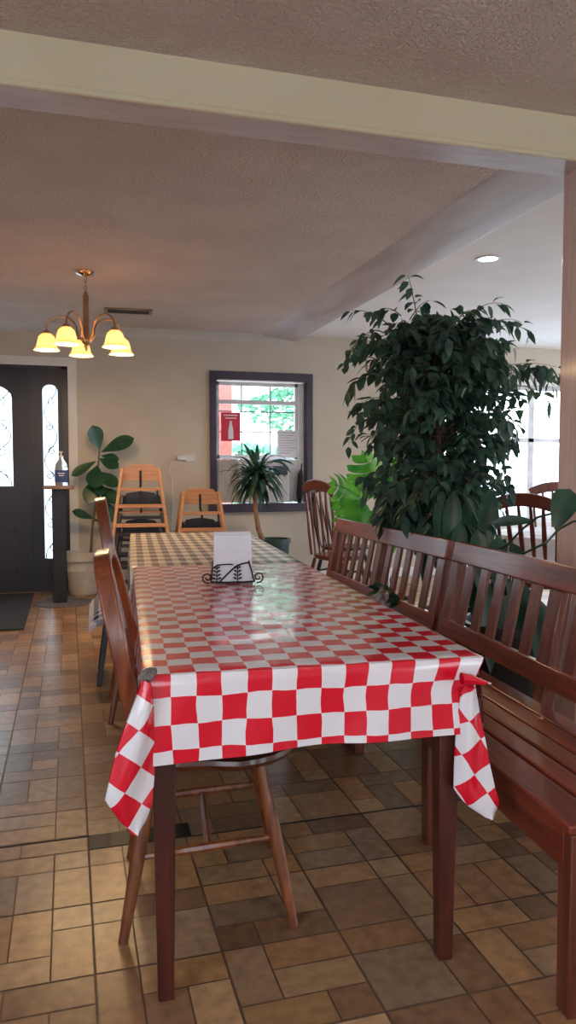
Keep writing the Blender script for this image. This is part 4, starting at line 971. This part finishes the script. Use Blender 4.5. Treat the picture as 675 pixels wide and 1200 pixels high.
# cane plant in front of the window
DY = 7.0; dp = at(320, 640, DY)
cn = thing('dracaena_plant', 'dracaena with a bare cane in a dark green pot in front of the window', 'plant', (dp.x, DY, 0))
dh = at(320, 631, DY).z
pot(cn, 'pot_green', .13, .16, dh, .012)
m = MB(); cp = [at(x, y, DY) for x, y in ((309, 650), (303, 620), (299, 595), (300, 572), (301, 556))]; cp[0] = V((dp.x-.09, DY, dh-.05))
m.tube(cp, [.026, .025, .023, .022, .018], 10); m.build('cane', 'cane', cn, True)
fo = MB(); rn = random.Random(4)
sword = lambda t: (min(1, t*5)**.6)*(1-t)**.45 if t < 1 else 0
for k in range(130):
    b = at(301+rn.uniform(-3, 3), 560+rn.uniform(-6, 10), DY); a = 2*pi*k*.618; el = rn.uniform(-.2, 1.0) if k < 105 else rn.uniform(.8, 1.3)
    d = V((cos(a)*cos(el), sin(a)*cos(el)*.8, sin(el))); L_ = rn.uniform(.26, .40)
    K = 7; W_ = .058; vs = []; p = V(b); dd = d.copy(); sdv = dd.cross(V((0, 0, 1))).normalized()
    for q in range(K+1):
        t = q/K; w = W_/2*max(.02, sword(t)); vs += [p-sdv*w, p-V((0, 0, .004)), p+sdv*w]; p = p+dd*(L_/K); dd = (dd+V((0, 0, -.32 if k < 112 else -.2))).normalized()
    fo.add(vs, [(q*3+e, q*3+e+1, q*3+e+4, q*3+e+3) for q in range(K) for e in (0, 1)])
for x0_, y0_, x1_, y1_, sg in ((300, 548, 285, 519, .04), (303, 548, 321, 525, .04), (308, 552, 342, 556, .22), (300, 555, 265, 578, .2), (302, 552, 345, 545, .15)):
    pts = curve(at(x0_, y0_, DY), (at(x0_, y0_, DY)+at(x1_, y1_, DY-.05))/2+V((0, 0, sg)), at(x1_, y1_, DY-.05), 7); vs = []
    for q, p in enumerate(pts):
        w = .022*max(.02, sword(q/7)); vs += [p-V((w*.8, 0, w*.7)), p, p+V((w*.8, 0, w*.7))]
    fo.add(vs, [(q*3+e, q*3+e+1, q*3+e+4, q*3+e+3) for q in range(7) for e in (0, 1)])
fo.build('leaves', 'leaf_cane', cn, True)
# ---------------------------------------------------------------- right room: table with chairs
tb = thing('round_table', 'round table under a white cloth in the room beyond the ficus', 'table', (3.55, 4.75, 0))
MB().lathe([(.001, .70), (.55, .70), (.555, .715), (.55, .73), (.001, .73)], n=40).build('tabletop', 'table_wood', tb)
MB().lathe([(.001, 0), (.27, 0), (.27, .02), (.08, .07), (.045, .12), (.045, .6), (.12, .69), (.001, .70)], n=24).build('pedestal', 'table_wood', tb)
m = MB(); m.lathe([(.0, .734), (.54, .734), (.562, .728), (.575, .66), (.585, .56)], (0, 0, 0), 60, lambda a, z: 1+(.03*sin(9*a) if z < .7 else 0))
tag(m.build('tablecloth', 'white_cloth', loc=(3.55, 4.75, 0)), 'white cloth on the round table in the farther room', 'tablecloth')
windsor('reddish spindle-back chair facing away at the round table, right of the ficus', (3.02, 4.35, 0), R(35), top=1.06)
windsor('reddish spindle-back chair on the far side of the round table by the post', (3.95, 5.42, 0), R(-120), top=1.1)
windsor('reddish spindle-back chair left of the round table, mostly behind the ficus', (2.98, 5.2, 0), R(-38), top=1.06)
hc = at(388, 600, 6.9)
hoop_chair('dining_chair', 'dark hoop-back chair by the far wall behind the monstera', (hc.x+.15, 6.95, 0), R(20), 'black_wood', top=1.0, lean=.2, seatmat='black_wood', legm='black_wood', thick=.03)
# ---------------------------------------------------------------- world and light
l = bpy.data.lights.new('ceiling_lamp', 'AREA'); l.shape = 'DISK'; l.size = .5; l.energy = 16; l.color = (1, .86, .66)
lo = bpy.data.objects.new('ceiling_lamp', l); C.objects.link(lo); lo.location = (.9, -.9, 2.5)
w = bpy.data.worlds.new('sky'); bpy.context.scene.world = w; w.use_nodes = True; nt = w.node_tree; N = nt.nodes; L = nt.links
bg = N['Background']; tc = N.new('ShaderNodeTexCoord'); sx = N.new('ShaderNodeSeparateXYZ'); L.new(tc.outputs['Generated'], sx.inputs[0])
r = N.new('ShaderNodeValToRGB'); r.color_ramp.elements[0].position = .0; r.color_ramp.elements[0].color = (.84, .91, 1, 1); r.color_ramp.elements[1].position = .8; r.color_ramp.elements[1].color = (.55, .72, 1, 1)
L.new(sx.outputs['Z'], r.inputs[0]); L.new(r.outputs[0], bg.inputs['Color']); bg.inputs['Strength'].default_value = 7.0
sc = bpy.context.scene
sc.view_settings.view_transform = 'Standard'; sc.view_settings.look = 'None'; sc.view_settings.gamma = 1; sc.view_settings.use_curve_mapping = False
sc.view_settings.exposure = 0.5
sc.cycles.max_bounces = 10; sc.cycles.diffuse_bounces = 5; sc.cycles.transparent_max_bounces = 12
sc.cycles.sample_clamp_indirect = 6
